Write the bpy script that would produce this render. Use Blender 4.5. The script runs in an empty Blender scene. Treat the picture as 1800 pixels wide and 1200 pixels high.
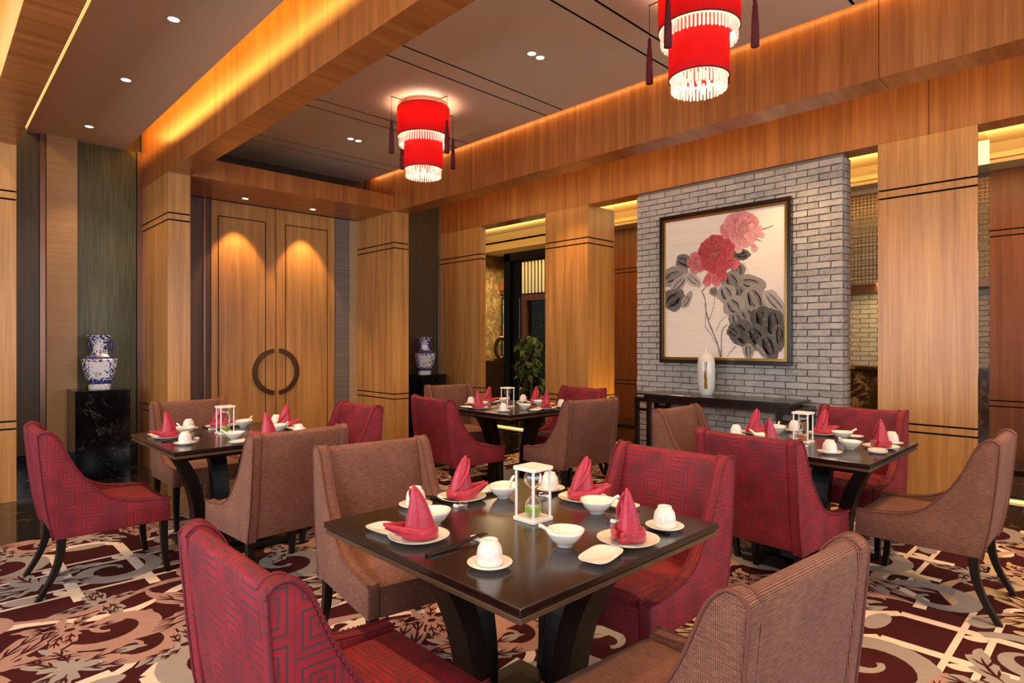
import bpy, bmesh, math, random
from mathutils import Vector, Matrix
random.seed(7)
C = bpy.context.scene.collection
PI = math.pi
# ------------------------------------------------------------------ camera
S = bpy.context.scene
cd = bpy.data.cameras.new('camera'); cam = bpy.data.objects.new('camera', cd); C.objects.link(cam)
cd.sensor_width = 36; cd.lens = 36*1069.6/1800; cd.clip_start = .05
cam.location = (0, 0, 1.40); cam.rotation_euler = (PI/2, 0, -math.atan2(.6972, .7169)); S.camera = cam
S.view_settings.view_transform = 'Standard'; S.view_settings.look = 'None'; S.view_settings.gamma = 1
S.view_settings.use_curve_mapping = False; S.view_settings.exposure = .45
# ------------------------------------------------------------------ world and lights
w = bpy.data.worlds.new('world'); S.world = w; w.use_nodes = True
w.node_tree.nodes['Background'].inputs[0].default_value = (.95, .88, .82, 1)
w.node_tree.nodes['Background'].inputs[1].default_value = .20
def area(name, loc, sx, sy, direction, power, col):
    l = bpy.data.lights.new(name, 'AREA'); l.shape = 'RECTANGLE'; l.size = sx; l.size_y = sy; l.energy = power; l.color = col
    o = bpy.data.objects.new(name, l); C.objects.link(o); o.location = loc
    o.rotation_euler = Vector(direction).to_track_quat('-Z', 'Y').to_euler(); return o
def spot(name, loc, power, col, ang, blend=.6, direction=(0, 0, -1), r=.03):
    l = bpy.data.lights.new(name, 'SPOT'); l.energy = power; l.color = col; l.spot_size = math.radians(ang); l.spot_blend = blend; l.shadow_soft_size = r
    o = bpy.data.objects.new(name, l); C.objects.link(o); o.location = loc
    o.rotation_euler = Vector(direction).to_track_quat('-Z', 'Y').to_euler(); return o
def strip(name, x, z, y0, y1, direction, power, col=(1, .52, .13), wd=.04):
    l = bpy.data.lights.new(name, 'AREA'); l.shape = 'RECTANGLE'; l.size = abs(y1-y0); l.size_y = wd; l.energy = power; l.color = col
    o = bpy.data.objects.new(name, l); C.objects.link(o); o.location = (x, (y0+y1)/2, z)
    d = Vector(direction).normalized(); ax = Vector((0, 1, 0)); up = d.cross(ax)   # local X along world Y
    m = Matrix((ax, (-d).cross(ax), -d)).transposed(); o.rotation_euler = m.to_euler(); return o
area('window_light_west', (-2.9, 2.2, 1.9), 6.5, 2.6, (1, .1, .06), 185, (.93, .95, 1))
area('window_light_south', (2.4, -2.9, 1.9), 7.0, 2.6, (.1, 1, .06), 120, (.93, .95, 1))
WARM = (1, .60, .28)
strip('cove_light_left_ceiling', 1.50, 3.71, -3, 7.8, (1, 0, -.35), 52, (1, .50, .08), .07)
strip('cove_light_slot', .64, 3.62, -3, 7.8, (1, 0, -.4), 14, (1, .55, .14), .03)
strip('cove_light_far_left', .02, 3.62, -1, 7.8, (1, 0, .0), 40, (1, .66, .26))
strip('added_beam_wash', 4.415, 3.66, -3, 7.4, (1, 0, -1.2), 11, (1, .50, .12))  # added strip that warms the right beam's top; no real cove there
strip('cove_light_alcove', 4.80, 3.56, -3, 7.7, (1, 0, -.5), 24, (1, .50, .14))
for i, y in enumerate((-1.1, .5, 3.24, 5.98)):
    spot('downlight_beam', (3.41, y, 3.57), 125, WARM, 88)
for y in (.4, 1.75, 3.1, 4.44, 5.74, 7.24):
    spot('downlight_beam', (1.20, y, 3.49), 66 if y < 7 else 30, WARM, 88)
for x in (2.80, 3.66):
    spot('downlight_beam', (x, 7.52, 3.08), 55, (1, .58, .24), 62, .35, (0, .16, -1))
for y in (.2, 2.2, 4.9):
    spot('downlight_beam', (5.35, y, 3.57), 75, WARM, 95)
# corridor coves
strip('cove_light_corridor', 8.60, 3.50, -3, 11, (-.25, 0, 1), 110, (1, .64, .24), .08)
strip('cove_light_corridor_near', 7.35, 3.50, -3, 11, (.25, 0, 1), 50, (1, .64, .24), .08)
area('corridor_fill', (7.9, 3.0, 3.35), 1.0, 7.0, (0, 0, -1), 36, (1, .70, .38))
area('lobby_fill', (9.6, 10.2, 3.3), 2.0, 2.0, (0, 0, -1), 110, (1, .74, .46))
spot('floor_uplight_beam', (6.36, 4.60, .03), 60, (1, .62, .10), 80, .6, (0, .22, 1))
spot('floor_uplight_beam', (6.50, .60, .03), 8, (1, .62, .15), 70, .6, (0, .12, 1))
area('bar_glow', (8.9, 2.3, 2.1), .2, 1.8, (.5, 0, -1), 6, (1, .66, .2))

# ------------------------------------------------------------------ materials
def mat(name): 
    m = bpy.data.materials.new(name); m.use_nodes = True
    return m, m.node_tree, m.node_tree.nodes['Principled BSDF']
def rgb(h):
    h = h.lstrip('#'); c = [int(h[i:i+2], 16)/255 for i in (0, 2, 4)]
    return tuple((x/12.92 if x <= .04045 else ((x+.055)/1.055)**2.4) for x in c)+(1,)
def plain(name, col, rough=.5, metal=0, emit=None, es=0, trans=0, coat=0, spec=.5):
    m, nt, b = mat(name); b.inputs['Base Color'].default_value = col if len(col) == 4 else tuple(col)+(1,)
    b.inputs['Roughness'].default_value = rough; b.inputs['Metallic'].default_value = metal
    b.inputs['Transmission Weight'].default_value = trans; b.inputs['Coat Weight'].default_value = coat
    b.inputs['Specular IOR Level'].default_value = spec
    if emit: b.inputs['Emission Color'].default_value = emit; b.inputs['Emission Strength'].default_value = es
    return m
class N:
    def __init__(s, nt): s.nt = nt
    def new(s, t, **k):
        n = s.nt.nodes.new(t)
        for a, v in k.items(): setattr(n, a, v)
        return n
    def put(s, inp, v):
        if isinstance(v, (int, float)): inp.default_value = v
        elif isinstance(v, tuple): inp.default_value = v
        else: s.nt.links.new(v, inp)
    def m(s, op, a, b=0., c=0.):
        n = s.new('ShaderNodeMath', operation=op); s.put(n.inputs[0], a); s.put(n.inputs[1], b); s.put(n.inputs[2], c); return n.outputs[0]
    def mix(s, f, a, b):
        n = s.new('ShaderNodeMix', data_type='RGBA'); s.put(n.inputs[0], f); s.put(n.inputs[6], a); s.put(n.inputs[7], b); return n.outputs[2]
    def ramp(s, f, stops):
        n = s.new('ShaderNodeValToRGB'); e = n.color_ramp.elements
        while len(e) < len(stops): e.new(.5)
        for i, (p, c) in enumerate(stops): e[i].position = p; e[i].color = c
        s.put(n.inputs[0], f); return n.outputs[0]
    def coords(s, kind='Object', scale=(1, 1, 1)):
        t = s.new('ShaderNodeTexCoord'); mp = s.new('ShaderNodeMapping'); mp.inputs['Scale'].default_value = scale
        s.nt.links.new(t.outputs[kind], mp.inputs[0]); return mp.outputs[0]
    def world(s, scale=(1, 1, 1)):
        t = s.new('ShaderNodeNewGeometry'); mp = s.new('ShaderNodeMapping'); mp.inputs['Scale'].default_value = scale
        s.nt.links.new(t.outputs['Position'], mp.inputs[0]); return mp.outputs[0]
    def noise(s, vec, scale=5, detail=3, rough=.5, dist=0):
        n = s.new('ShaderNodeTexNoise'); s.put(n.inputs['Vector'], vec); n.inputs['Scale'].default_value = scale
        n.inputs['Detail'].default_value = detail; n.inputs['Roughness'].default_value = rough; n.inputs['Distortion'].default_value = dist; return n.outputs[0]
    def sep(s, vec):
        n = s.new('ShaderNodeSeparateXYZ'); s.put(n.inputs[0], vec); return n.outputs
    def bump(s, b, h, strength=.3, dist=.002):
        n = s.new('ShaderNodeBump'); n.inputs['Strength'].default_value = strength; n.inputs['Distance'].default_value = dist
        s.put(n.inputs['Height'], h); s.nt.links.new(n.outputs[0], b.inputs['Normal'])
def wood(name, c1, c2, c3, rough=.34, coat=.25, sc=1.0, hor=False):
    m, nt, b = mat(name); n = N(nt)
    v = n.world((.8, .8, 14) if hor else (14*sc, 14*sc, .45)); v2 = n.world((2, 2, 60) if hor else (60*sc, 60*sc, 1.6))
    g = n.new('ShaderNodeNewGeometry'); up = n.m('GREATER_THAN', n.m('ABSOLUTE', n.sep(g.outputs['Normal'])[2]), .7)
    def vm(a_, b_):
        q = n.new('ShaderNodeMix', data_type='VECTOR'); n.put(q.inputs[0], up); n.put(q.inputs[4], a_); n.put(q.inputs[5], b_); return q.outputs[1]
    v = vm(v, n.world((.5, 12, 1))); v2 = vm(v2, n.world((1.5, 60, 1)))
    a = n.noise(v, 1.1, 4, .55, .4); f = n.noise(v2, 1.3, 3, .6)
    k = n.m('ADD', n.m('MULTIPLY', a, .7), n.m('MULTIPLY', f, .35))
    col = n.ramp(k, [(.30, c1), (.52, c2), (.74, c3)]); nt.links.new(col, b.inputs['Base Color'])
    b.inputs['Roughness'].default_value = rough; b.inputs['Coat Weight'].default_value = coat; b.inputs['Coat Roughness'].default_value = .25
    n.bump(b, f, .05, .001); return m
M = {}
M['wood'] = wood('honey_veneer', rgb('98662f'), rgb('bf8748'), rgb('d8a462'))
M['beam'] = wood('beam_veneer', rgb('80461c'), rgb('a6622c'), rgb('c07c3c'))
M['redwood'] = wood('red_veneer', rgb('6e3a1c'), rgb('8a4f2a'), rgb('9c6034'))
M['darkwood'] = wood('dark_recess_wood', rgb('2a1c14'), rgb('3c2a1e'), rgb('4a3626'), .4)
M['jamb'] = wood('brown_jamb_wood', rgb('4a2e1a'), rgb('603e24'), rgb('6e4a2c'), .45, .05)
def green():
    m, nt, b = mat('green_woven_panel'); n = N(nt)
    a = n.noise(n.world((140, 140, 2.2)), 1, 3, .6); c = n.noise(n.world((3, 3, 1)), 1, 2)
    k = n.m('ADD', n.m('MULTIPLY', a, .7), n.m('MULTIPLY', c, .3))
    nt.links.new(n.ramp(k, [(.32, rgb('30341c')), (.52, rgb('565836')), (.72, rgb('7c7c52'))]), b.inputs['Base Color'])
    b.inputs['Roughness'].default_value = .38; n.bump(b, a, .15, .001); return m
M['green'] = green()
M['green_dark'] = wood('dark_olive_panel', rgb('382e20'), rgb('4e4430'), rgb('62563e'), .45, .05, 6)
def silk(name, c1, c2):
    m, nt, b = mat(name); n = N(nt); a = n.noise(n.world((1.2, 1.2, 55)), 1, 4, .5)
    nt.links.new(n.ramp(a, [(.3, c1), (.7, c2)]), b.inputs['Base Color']); b.inputs['Roughness'].default_value = .5; return m
M['silk'] = silk('beige_silk_panel', rgb('b0926a'), rgb('be9e76'))
M['silk_grey'] = silk('grey_silk_panel', rgb('6e625a'), rgb('887a70'))
M['groove'] = plain('groove_black', (.010, .008, .007), .9, spec=.08)
M['ceil'] = plain('taupe_ceiling_paint', rgb('ccbaa2'), .75)
M['cream'] = plain('cove_cream_paint', rgb('d8c49a'), .7)
M['copper'] = plain('copper_trim', rgb('8a6658'), .32, .85)
M['brass'] = plain('brass_trim', rgb('b08a48'), .25, .95)
M['bronze'] = plain('bronze_handle', rgb('6a4c34'), .32, .85)
M['mirror'] = plain('bronze_mirror', rgb('c8a888'), .03, 1)
M['metal'] = plain('satin_steel', rgb('a09a92'), .3, .9)
def marble(name, base, vein, rough, sc=1.0, thr=.5, wd=.018):
    m, nt, b = mat(name); n = N(nt)
    a = n.noise(n.world((sc, sc*1.4, sc)), 1.6, 5, .6, 1.2); a2 = n.noise(n.world((sc*2.2, sc, sc*2)), 1.3, 4, .55, 2.0)
    v = n.m('SUBTRACT', 1., n.m('MULTIPLY', n.m('ABSOLUTE', n.m('SUBTRACT', a, thr)), 1/wd)); v = n.m('MAXIMUM', v, 0.)
    v2 = n.m('SUBTRACT', 1., n.m('MULTIPLY', n.m('ABSOLUTE', n.m('SUBTRACT', a2, .56)), 1/(wd*.5))); v2 = n.m('MAXIMUM', v2, 0.)
    k = n.noise(n.world((3, 3, 3)), 1.5, 2)
    f = n.m('MULTIPLY', n.m('MAXIMUM', v, v2), n.m('MAXIMUM', n.m('MULTIPLY', n.m('SUBTRACT', k, .45), 5.), 0.)); f = n.m('MINIMUM', f, 1.)
    nt.links.new(n.mix(f, base, vein), b.inputs['Base Color']); b.inputs['Roughness'].default_value = rough; return m
M['marble_floor'] = marble('dark_emperador_floor', rgb('1c160f'), rgb('8a7048'), .08)
M['marble_black'] = marble('black_veined_marble', rgb('08080a'), rgb('8a8a88'), .12, 1.6, .5, .0035)
M['marble_brown'] = marble('brown_marble', rgb('3a2618'), rgb('a88858'), .15, 2, .5, .06)
M['lacquer'] = wood('dark_lacquered_wood', rgb('120a08'), rgb('1c100c'), rgb('261611'), .2, .4)
M['edge'] = plain('table_edge_lacquer', rgb('5a4434'), .25, coat=.4)
M['legwood'] = plain('espresso_leg', rgb('150d0a'), .4, spec=.3)
def china():
    m, nt, b = mat('white_porcelain'); b.inputs['Base Color'].default_value = rgb('f0ebe2'); b.inputs['Roughness'].default_value = .12
    b.inputs['Coat Weight'].default_value = .5; b.inputs['Subsurface Weight'].default_value = .05; return m
M['china'] = china()
M['white'] = plain('white_painted_wood', rgb('f0ece6'), .35)
M['chop'] = plain('black_chopstick', rgb('171010'), .2, coat=.5)
M['glass'] = plain('clear_glass', (1, 1, 1, 1), 0.0, trans=1)
for k, c in (('green_sand', 'a8d03a'), ('pink_sand', 'c05a98'), ('orange_sand', 'e0903a')): M[k] = plain(k, rgb(c), .9)
def napkin():
    m, nt, b = mat('crimson_napkin_satin'); n = N(nt); a = n.noise(n.coords('Object', (1, 1, 1)), 260, 3, .7); c = n.noise(n.coords('Object'), 60, 2)
    nt.links.new(n.ramp(n.m('ADD', n.m('MULTIPLY', a, .6), n.m('MULTIPLY', c, .4)), [(.35, rgb('9c1430')), (.65, rgb('c42c4a'))]), b.inputs['Base Color'])
    b.inputs['Roughness'].default_value = .38; b.inputs['Sheen Weight'].default_value = .12; n.bump(b, a, .3, .001); return m
M['napkin'] = napkin()
def key_fabric():
    # greek-key meander velvet: square spirals in cells of the UV map (metres)
    m, nt, b = mat('crimson_greek_key_velvet'); n = N(nt)
    uv = n.sep(n.coords('UV')); c = .124; P = .0182
    u = n.m('DIVIDE', uv[0], c); colm = n.m('FLOOR', u)
    v = n.m('ADD', n.m('DIVIDE', uv[1], c*.98), n.m('MULTIPLY', n.m('FLOORED_MODULO', colm, 2.), .5))
    x = n.m('MULTIPLY', n.m('SUBTRACT', n.m('FRACT', u), .5), c); y = n.m('MULTIPLY', n.m('SUBTRACT', n.m('FRACT', v), .5), c)
    row = n.m('FLOOR', v); sg = n.m('SUBTRACT', n.m('MULTIPLY', n.m('FLOORED_MODULO', n.m('ADD', row, colm), 2.), 2.), 1.)
    x = n.m('MULTIPLY', x, sg)
    top = n.m('GREATER_THAN', y, 0.)
    xt = n.m('ABSOLUTE', x); xb = n.m('ABSOLUTE', n.m('SUBTRACT', x, P/2)); ay = n.m('ABSOLUTE', y)
    rt = n.m('MAXIMUM', xt, ay); rb = n.m('ADD', n.m('MAXIMUM', xb, ay), P/2)
    r = n.m('ADD', n.m('MULTIPLY', rt, top), n.m('MULTIPLY', rb, n.m('SUBTRACT', 1., top)))
    f = n.m('ABSOLUTE', n.m('SUBTRACT', n.m('FRACT', n.m('DIVIDE', r, P)), .5))        # 0 at line centre
    line = n.m('LESS_THAN', f, .15)
    nz = n.noise(n.coords('UV'), 9, 3); pile = n.noise(n.coords('UV'), 900, 2)
    red = n.ramp(nz, [(.3, rgb('78081a')), (.7, rgb('a8162c'))]); red = n.mix(n.m('MULTIPLY', pile, .35), red, rgb('5a0c1e'))
    nt.links.new(n.mix(line, red, rgb('4c2c32')), b.inputs['Base Color'])
    b.inputs['Roughness'].default_value = .72; b.inputs['Sheen Weight'].default_value = .0; b.inputs['Sheen Roughness'].default_value = .4
    h = n.m('SUBTRACT', 1., line); n.bump(b, h, .6, .003); return m
M['key'] = key_fabric()
M['red_cord'] = plain('crimson_cord', rgb('6e1626'), .7)
def tweed():
    m, nt, b = mat('salmon_brown_tweed'); n = N(nt); uv = n.sep(n.coords('UV'))
    k = 2*PI/.0085; s1 = n.m('SINE', n.m('MULTIPLY', n.m('ADD', uv[0], uv[1]), k)); s2 = n.m('SINE', n.m('MULTIPLY', n.m('SUBTRACT', uv[0], uv[1]), k))
    wv = n.m('ADD', n.m('MULTIPLY', n.m('MULTIPLY', s1, s2), .5), .5)
    nz = n.noise(n.coords('UV', (28, 190, 1)), 1, 4, .75); big = n.noise(n.coords('UV'), 7, 2)
    t = n.m('ADD', n.m('MULTIPLY', wv, .46), n.m('ADD', n.m('MULTIPLY', nz, .50), n.m('MULTIPLY', big, .12)))
    nt.links.new(n.ramp(t, [(.34, rgb('24100e')), (.52, rgb('6c3c2e')), (.70, rgb('a6745c'))]), b.inputs['Base Color'])
    b.inputs['Roughness'].default_value = .85; b.inputs['Sheen Weight'].default_value = .05; n.bump(b, wv, .5, .0012); return m
M['tweed'] = tweed()
M['tweed_cord'] = plain('tweed_piping', rgb('6c3c30'), .8)
def brickm():
    m, nt, b = mat('pale_grey_brick'); n = N(nt); oi = n.new('ShaderNodeObjectInfo'); a = n.noise(n.world((1, 1, 1)), 38, 5, .65); c = n.noise(n.world(), 9, 3)
    k = n.m('ADD', n.m('ADD', n.m('MULTIPLY', a, .5), n.m('MULTIPLY', c, .3)), n.m('MULTIPLY', oi.outputs['Random'], .2))
    nt.links.new(n.ramp(k, [(.3, rgb('8c8984')), (.5, rgb('aeaaa4')), (.75, rgb('c6c2ba'))]), b.inputs['Base Color'])
    b.inputs['Roughness'].default_value = .9; n.bump(b, a, .6, .004); return m
M['brick'] = brickm(); M['mortar'] = plain('mortar', rgb('7c746a'), .95)
def carpet(name, c1, c2):
    m, nt, b = mat(name); n = N(nt); a = n.noise(n.world(), 320, 3, .7); c = n.noise(n.world(), 6, 3)
    nt.links.new(n.mix(n.m('ADD', n.m('MULTIPLY', a, .6), n.m('MULTIPLY', c, .4)), c1, c2), b.inputs['Base Color'])
    b.inputs['Roughness'].default_value = 1; b.inputs['Specular IOR Level'].default_value = .1; n.bump(b, a, .5, .002); return m
M['carpet'] = carpet('carpet_maroon', rgb('2a0e10'), rgb('54201f'))
M['c_cream'] = carpet('carpet_cream', rgb('c8ac94'), rgb('fae8d4'))
M['c_grey'] = carpet('carpet_grey_beige', rgb('82766e'), rgb('b2a69c'))
M['c_pink'] = carpet('carpet_dusty_rose', rgb('8c665c'), rgb('c49c8c'))
M['c_tan'] = carpet('carpet_sand', rgb('a0805e'), rgb('dcbc94'))
M['paper'] = silk('rice_paper', rgb('e4dacc'), rgb('f0e6d8'))
def art():
    m, nt, b = mat('ink_wash'); n = N(nt); at = n.new('ShaderNodeVertexColor'); at.layer_name = 'ink'
    a = n.noise(n.world(), 55, 4, .7, 1.5)
    nt.links.new(n.mix(n.m('MULTIPLY', n.m('MAXIMUM', n.m('SUBTRACT', a, .48), 0.), 1.4), at.outputs[0], rgb('e0d4c8')), b.inputs['Base Color'])
    b.inputs['Roughness'].default_value = .6; return m
M['art'] = art()
def shade():
    m, nt, b = mat('red_lamp_fabric'); n = N(nt); out = nt.nodes['Material Output']
    b.inputs['Base Color'].default_value = rgb('c8141a'); b.inputs['Roughness'].default_value = .8
    b.inputs['Emission Color'].default_value = (.9, .02, .02, 1); b.inputs['Emission Strength'].default_value = .06
    t = n.new('ShaderNodeBsdfTranslucent'); t.inputs[0].default_value = (.50, .032, .028, 1); mx = n.new('ShaderNodeMixShader'); mx.inputs[0].default_value = .55
    nt.links.new(b.outputs[0], mx.inputs[1]); nt.links.new(t.outputs[0], mx.inputs[2]); nt.links.new(mx.outputs[0], out.inputs[0]); return m
M['shade'] = shade()
M['shade_rim'] = plain('shade_rim', rgb('6a1016'), .7)
M['crystal'] = plain('lit_glass_rod', rgb('fff0e0'), .15, emit=(1, .74, .48, 1), es=.26)
M['bulb'] = plain('lamp_glow', rgb('fff0e0'), .3, emit=(1, .80, .55, 1), es=.8)
M['dl_glow'] = plain('downlight_glow', rgb('fff0e0'), .3, emit=(1, .88, .7, 1), es=6)
M['tassel'] = plain('dark_red_tassel', rgb('5a1018'), .8)
M['slot_led'] = plain('cove_tube', rgb('ffe8c0'), .3, emit=(1, .72, .36, 1), es=1.6); M['ebony'] = plain('ebony_frame', rgb('14100e'), .5, spec=.2)
M['led'] = plain('led_strip', rgb('ffe0a0'), .3, emit=(1, .60, .22, 1), es=1.1)
M['tube_glow'] = plain('crystal_lit', rgb('ffe8b0'), .2, emit=(1, .72, .25, 1), es=.35)  # glow put into the hanging glass tubes, which are no lamps
def bluewhite():
    m, nt, b = mat('blue_and_white_porcelain'); n = N(nt); co = n.coords('Object'); p = n.sep(co)
    v = n.new('ShaderNodeTexVoronoi'); v.feature = 'SMOOTH_F1'; n.put(v.inputs['Vector'], co); v.inputs['Scale'].default_value = 62
    nz = n.noise(co, 95, 4, .7, 1.); nb = n.noise(co, 26, 4, .65, 1.5)
    dense = n.m('GREATER_THAN', n.m('ADD', v.outputs[0], n.m('MULTIPLY', nz, .6)), .73)
    sparse = n.m('GREATER_THAN', nb, .585)
    ax = n.m('ABSOLUTE', p[0]); z = p[2]
    win = n.m('MULTIPLY', n.m('LESS_THAN', ax, .085), n.m('MULTIPLY', n.m('GREATER_THAN', z, .12), n.m('LESS_THAN', z, .285)))
    win2 = n.m('MULTIPLY', n.m('LESS_THAN', ax, .03), n.m('MULTIPLY', n.m('GREATER_THAN', z, .38), n.m('LESS_THAN', z, .52)))
    foot = n.m('LESS_THAN', z, .05)
    win = n.m('MAXIMUM', n.m('MAXIMUM', win, win2), foot)
    pat = n.m('ADD', n.m('MULTIPLY', dense, n.m('SUBTRACT', 1., win)), n.m('MULTIPLY', sparse, win))
    band = n.m('MULTIPLY', n.m('GREATER_THAN', z, .055), n.m('LESS_THAN', z, .095))
    band2 = n.m('MULTIPLY', n.m('GREATER_THAN', z, .315), n.m('LESS_THAN', z, .355))
    bd = n.m('MULTIPLY', n.m('MAXIMUM', band, band2), n.m('GREATER_THAN', nz, .42))
    pat = n.m('MINIMUM', n.m('MAXIMUM', pat, bd), 1.)
    nt.links.new(n.mix(pat, rgb('e8ecf2'), rgb('2c3480')), b.inputs['Base Color']); b.inputs['Roughness'].default_value = .12; b.inputs['Coat Weight'].default_value = .4; return m
M['bw'] = bluewhite(); M['bw_handle'] = plain('cobalt_handle', rgb('343c88'), .25)
def wvase():
    m, nt, b = mat('celadon_white_glaze'); n = N(nt); p = n.sep(n.coords('Object')); a = n.noise(n.coords('Object'), 14, 2)
    yy = n.m('ABSOLUTE', n.m('SUBTRACT', p[1], n.m('ADD', -.034, n.m('MULTIPLY', n.m('SUBTRACT', a, .5), .02))))
    k = n.m('MULTIPLY', n.m('LESS_THAN', yy, .013), n.m('MULTIPLY', n.m('LESS_THAN', p[0], 0.), n.m('MULTIPLY', n.m('GREATER_THAN', p[2], .07), n.m('LESS_THAN', p[2], .34))))
    nt.links.new(n.mix(k, rgb('dcdcd2'), rgb('8a6420')), b.inputs['Base Color']); b.inputs['Roughness'].default_value = .12; b.inputs['Coat Weight'].default_value = .4; return m
M['wvase'] = wvase()
def leafm():
    m, nt, b = mat('pothos_leaf'); n = N(nt); oi = n.new('ShaderNodeObjectInfo'); a = n.noise(n.coords('Object'), 30, 2)
    nt.links.new(n.mix(n.m('ADD', n.m('MULTIPLY', a, .4), n.m('MULTIPLY', oi.outputs['Random'], .6)), rgb('1e3014'), rgb('6a8440')), b.inputs['Base Color'])
    b.inputs['Roughness'].default_value = .35; return m
M['leaf'] = leafm()
def goldpaper():
    m, nt, b = mat('gold_floral_wallpaper'); n = N(nt); a = n.noise(n.world(), 5, 4, .6, 1.5); c = n.noise(n.world(), 14, 3)
    col = n.ramp(a, [(.35, rgb('6a5428')), (.55, rgb('8e7440')), (.66, rgb('b89a5c'))])
    nt.links.new(n.mix(n.m('MULTIPLY', n.m('GREATER_THAN', c, .64), .5), col, rgb('d09878')), b.inputs['Base Color']); b.inputs['Roughness'].default_value = .6; return m
M['goldpaper'] = goldpaper()
def bluepaint():
    m, nt, b = mat('blue_abstract_paint'); n = N(nt); a = n.noise(n.world((1, 1, .5)), 3.2, 4, .6, 2)
    nt.links.new(n.ramp(a, [(.35, rgb('1c2450')), (.45, rgb('b8b8b0')), (.55, rgb('5a9a90')), (.7, rgb('2c3a78'))]), b.inputs['Base Color']); return m
M['bluepaint'] = bluepaint()
def bottles():
    m, nt, b = mat('dark_bottle_shelf'); n = N(nt); a = n.noise(n.world((1, 1, 1)), 22, 4, .7, 1)
    nt.links.new(n.ramp(a, [(.5, rgb('0c0b08')), (.62, rgb('2a2c18')), (.7, rgb('9a8c60'))]), b.inputs['Base Color']); b.inputs['Roughness'].default_value = .2; return m  # pale noise flecks stand for bottles on a dark shelf
M['bottles'] = bottles()

# ------------------------------------------------------------------ mesh helpers
class MB:
    def __init__(s): s.v = []; s.f = []; s.sm = []
    def add(s, vs, fs, smooth=False):
        o = len(s.v); s.v += [tuple(p) for p in vs]; s.f += [[i+o for i in f] for f in fs]; s.sm += [smooth]*len(fs); return s
    def box(s, x0, x1, y0, y1, z0, z1):
        return s.add([(x, y, z) for z in (z0, z1) for y in (y0, y1) for x in (x0, x1)],
            [[0, 2, 3, 1], [4, 5, 7, 6], [0, 1, 5, 4], [2, 6, 7, 3], [0, 4, 6, 2], [1, 3, 7, 5]])
    def lathe(s, prof, n=24, c=(0, 0, 0), close=False):
        vs = []; fs = []
        for r, z in prof:
            for i in range(n): a = 2*PI*i/n; vs.append((c[0]+r*math.cos(a), c[1]+r*math.sin(a), c[2]+z))
        for j in range(len(prof)-1):
            for i in range(n): fs.append([j*n+i, j*n+(i+1) % n, (j+1)*n+(i+1) % n, (j+1)*n+i])
        if close: fs.append(list(range(n))[::-1]); fs.append([(len(prof)-1)*n+i for i in range(n)])
        return s.add(vs, fs, True)
    def loft(s, rings, cap=True, smooth=True):
        n = len(rings[0]); vs = [p for r in rings for p in r]; fs = []
        for j in range(len(rings)-1):
            for i in range(n): fs.append([j*n+i, j*n+(i+1) % n, (j+1)*n+(i+1) % n, (j+1)*n+i])
        if cap: fs.append(list(range(n))[::-1]); fs.append([(len(rings)-1)*n+i for i in range(n)])
        return s.add(vs, fs, smooth)
    def tube(s, pts, r, n=6, cap=True):
        pts = [Vector(p) for p in pts]; rings = []
        for i, p in enumerate(pts):
            t = (pts[min(i+1, len(pts)-1)]-pts[max(i-1, 0)]).normalized(); a = t.orthogonal().normalized() if i == 0 else (a-t*a.dot(t)).normalized()
            b = t.cross(a); rr = r[i] if isinstance(r, (list, tuple)) else r
            rings.append([p+a*rr*math.cos(2*PI*k/n)+b*rr*math.sin(2*PI*k/n) for k in range(n)])
        return s.loft(rings, cap)
    def prism(s, poly, y0, y1):   # poly of (x,z), extruded along y
        n = len(poly); vs = [(x, y0, z) for x, z in poly]+[(x, y1, z) for x, z in poly]
        return s.add(vs, [list(range(n)), list(range(n, 2*n))[::-1]]+[[i, i+n, (i+1) % n+n, (i+1) % n] for i in range(n)])
def finish(mesh, uv=True):
    bm = bmesh.new(); bm.from_mesh(mesh); bmesh.ops.recalc_face_normals(bm, faces=bm.faces)
    if uv:
        l = bm.loops.layers.uv.new('UVMap')
        for f in bm.faces:
            a = [abs(x) for x in f.normal]; k = a.index(max(a))
            for lp in f.loops:
                c = lp.vert.co; lp[l].uv = ((c.y, c.z), (c.x, c.z), (c.x, c.y))[k]
    bm.to_mesh(mesh); bm.free()
def obj(name, mb, m, parent=None, bevel=0, seg=1, smooth_all=False, at=None):
    me = bpy.data.meshes.new(name); me.from_pydata(mb.v, [], mb.f); me.polygons.foreach_set('use_smooth', mb.sm)
    me.materials.append(M[m] if isinstance(m, str) else m)
    if bevel:
        bm = bmesh.new(); bm.from_mesh(me); bmesh.ops.recalc_face_normals(bm, faces=bm.faces)
        es = [e for e in bm.edges if len(e.link_faces) == 2 and e.calc_face_angle(0) > .6]
        bmesh.ops.bevel(bm, geom=es, offset=bevel, segments=seg, profile=.5, affect='EDGES', clamp_overlap=True)
        if smooth_all:
            for f in bm.faces: f.smooth = True
        bm.to_mesh(me); bm.free()
    finish(me)
    o = bpy.data.objects.new(name, me); C.objects.link(o)
    if parent: o.parent = parent
    if at: o.location = at
    return o
def tag(o, label=None, cat=None, group=None, kind=None):
    if label: o['label'] = label
    if cat: o['category'] = cat
    if group: o['group'] = group
    if kind: o['kind'] = kind
    return o
def thing(name, label, cat, loc=(0, 0, 0), rz=0, group=None, kind=None):
    o = bpy.data.objects.new(name, None); C.objects.link(o); o.location = loc; o.rotation_euler = (0, 0, rz); o.empty_display_size = .1
    return tag(o, label, cat, group, kind)
def copy_tree(o, parent=None):
    c = o.copy(); C.objects.link(c)
    if parent: c.parent = parent
    for ch in list(o.children): copy_tree(ch, c)
    return c
class B(MB):
    pass
def box(name, m, b, parent=None, bevel=0, kind=None):
    o = obj(name, MB().box(*b), m, parent, bevel)
    if kind: o['kind'] = kind
    return o
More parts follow.
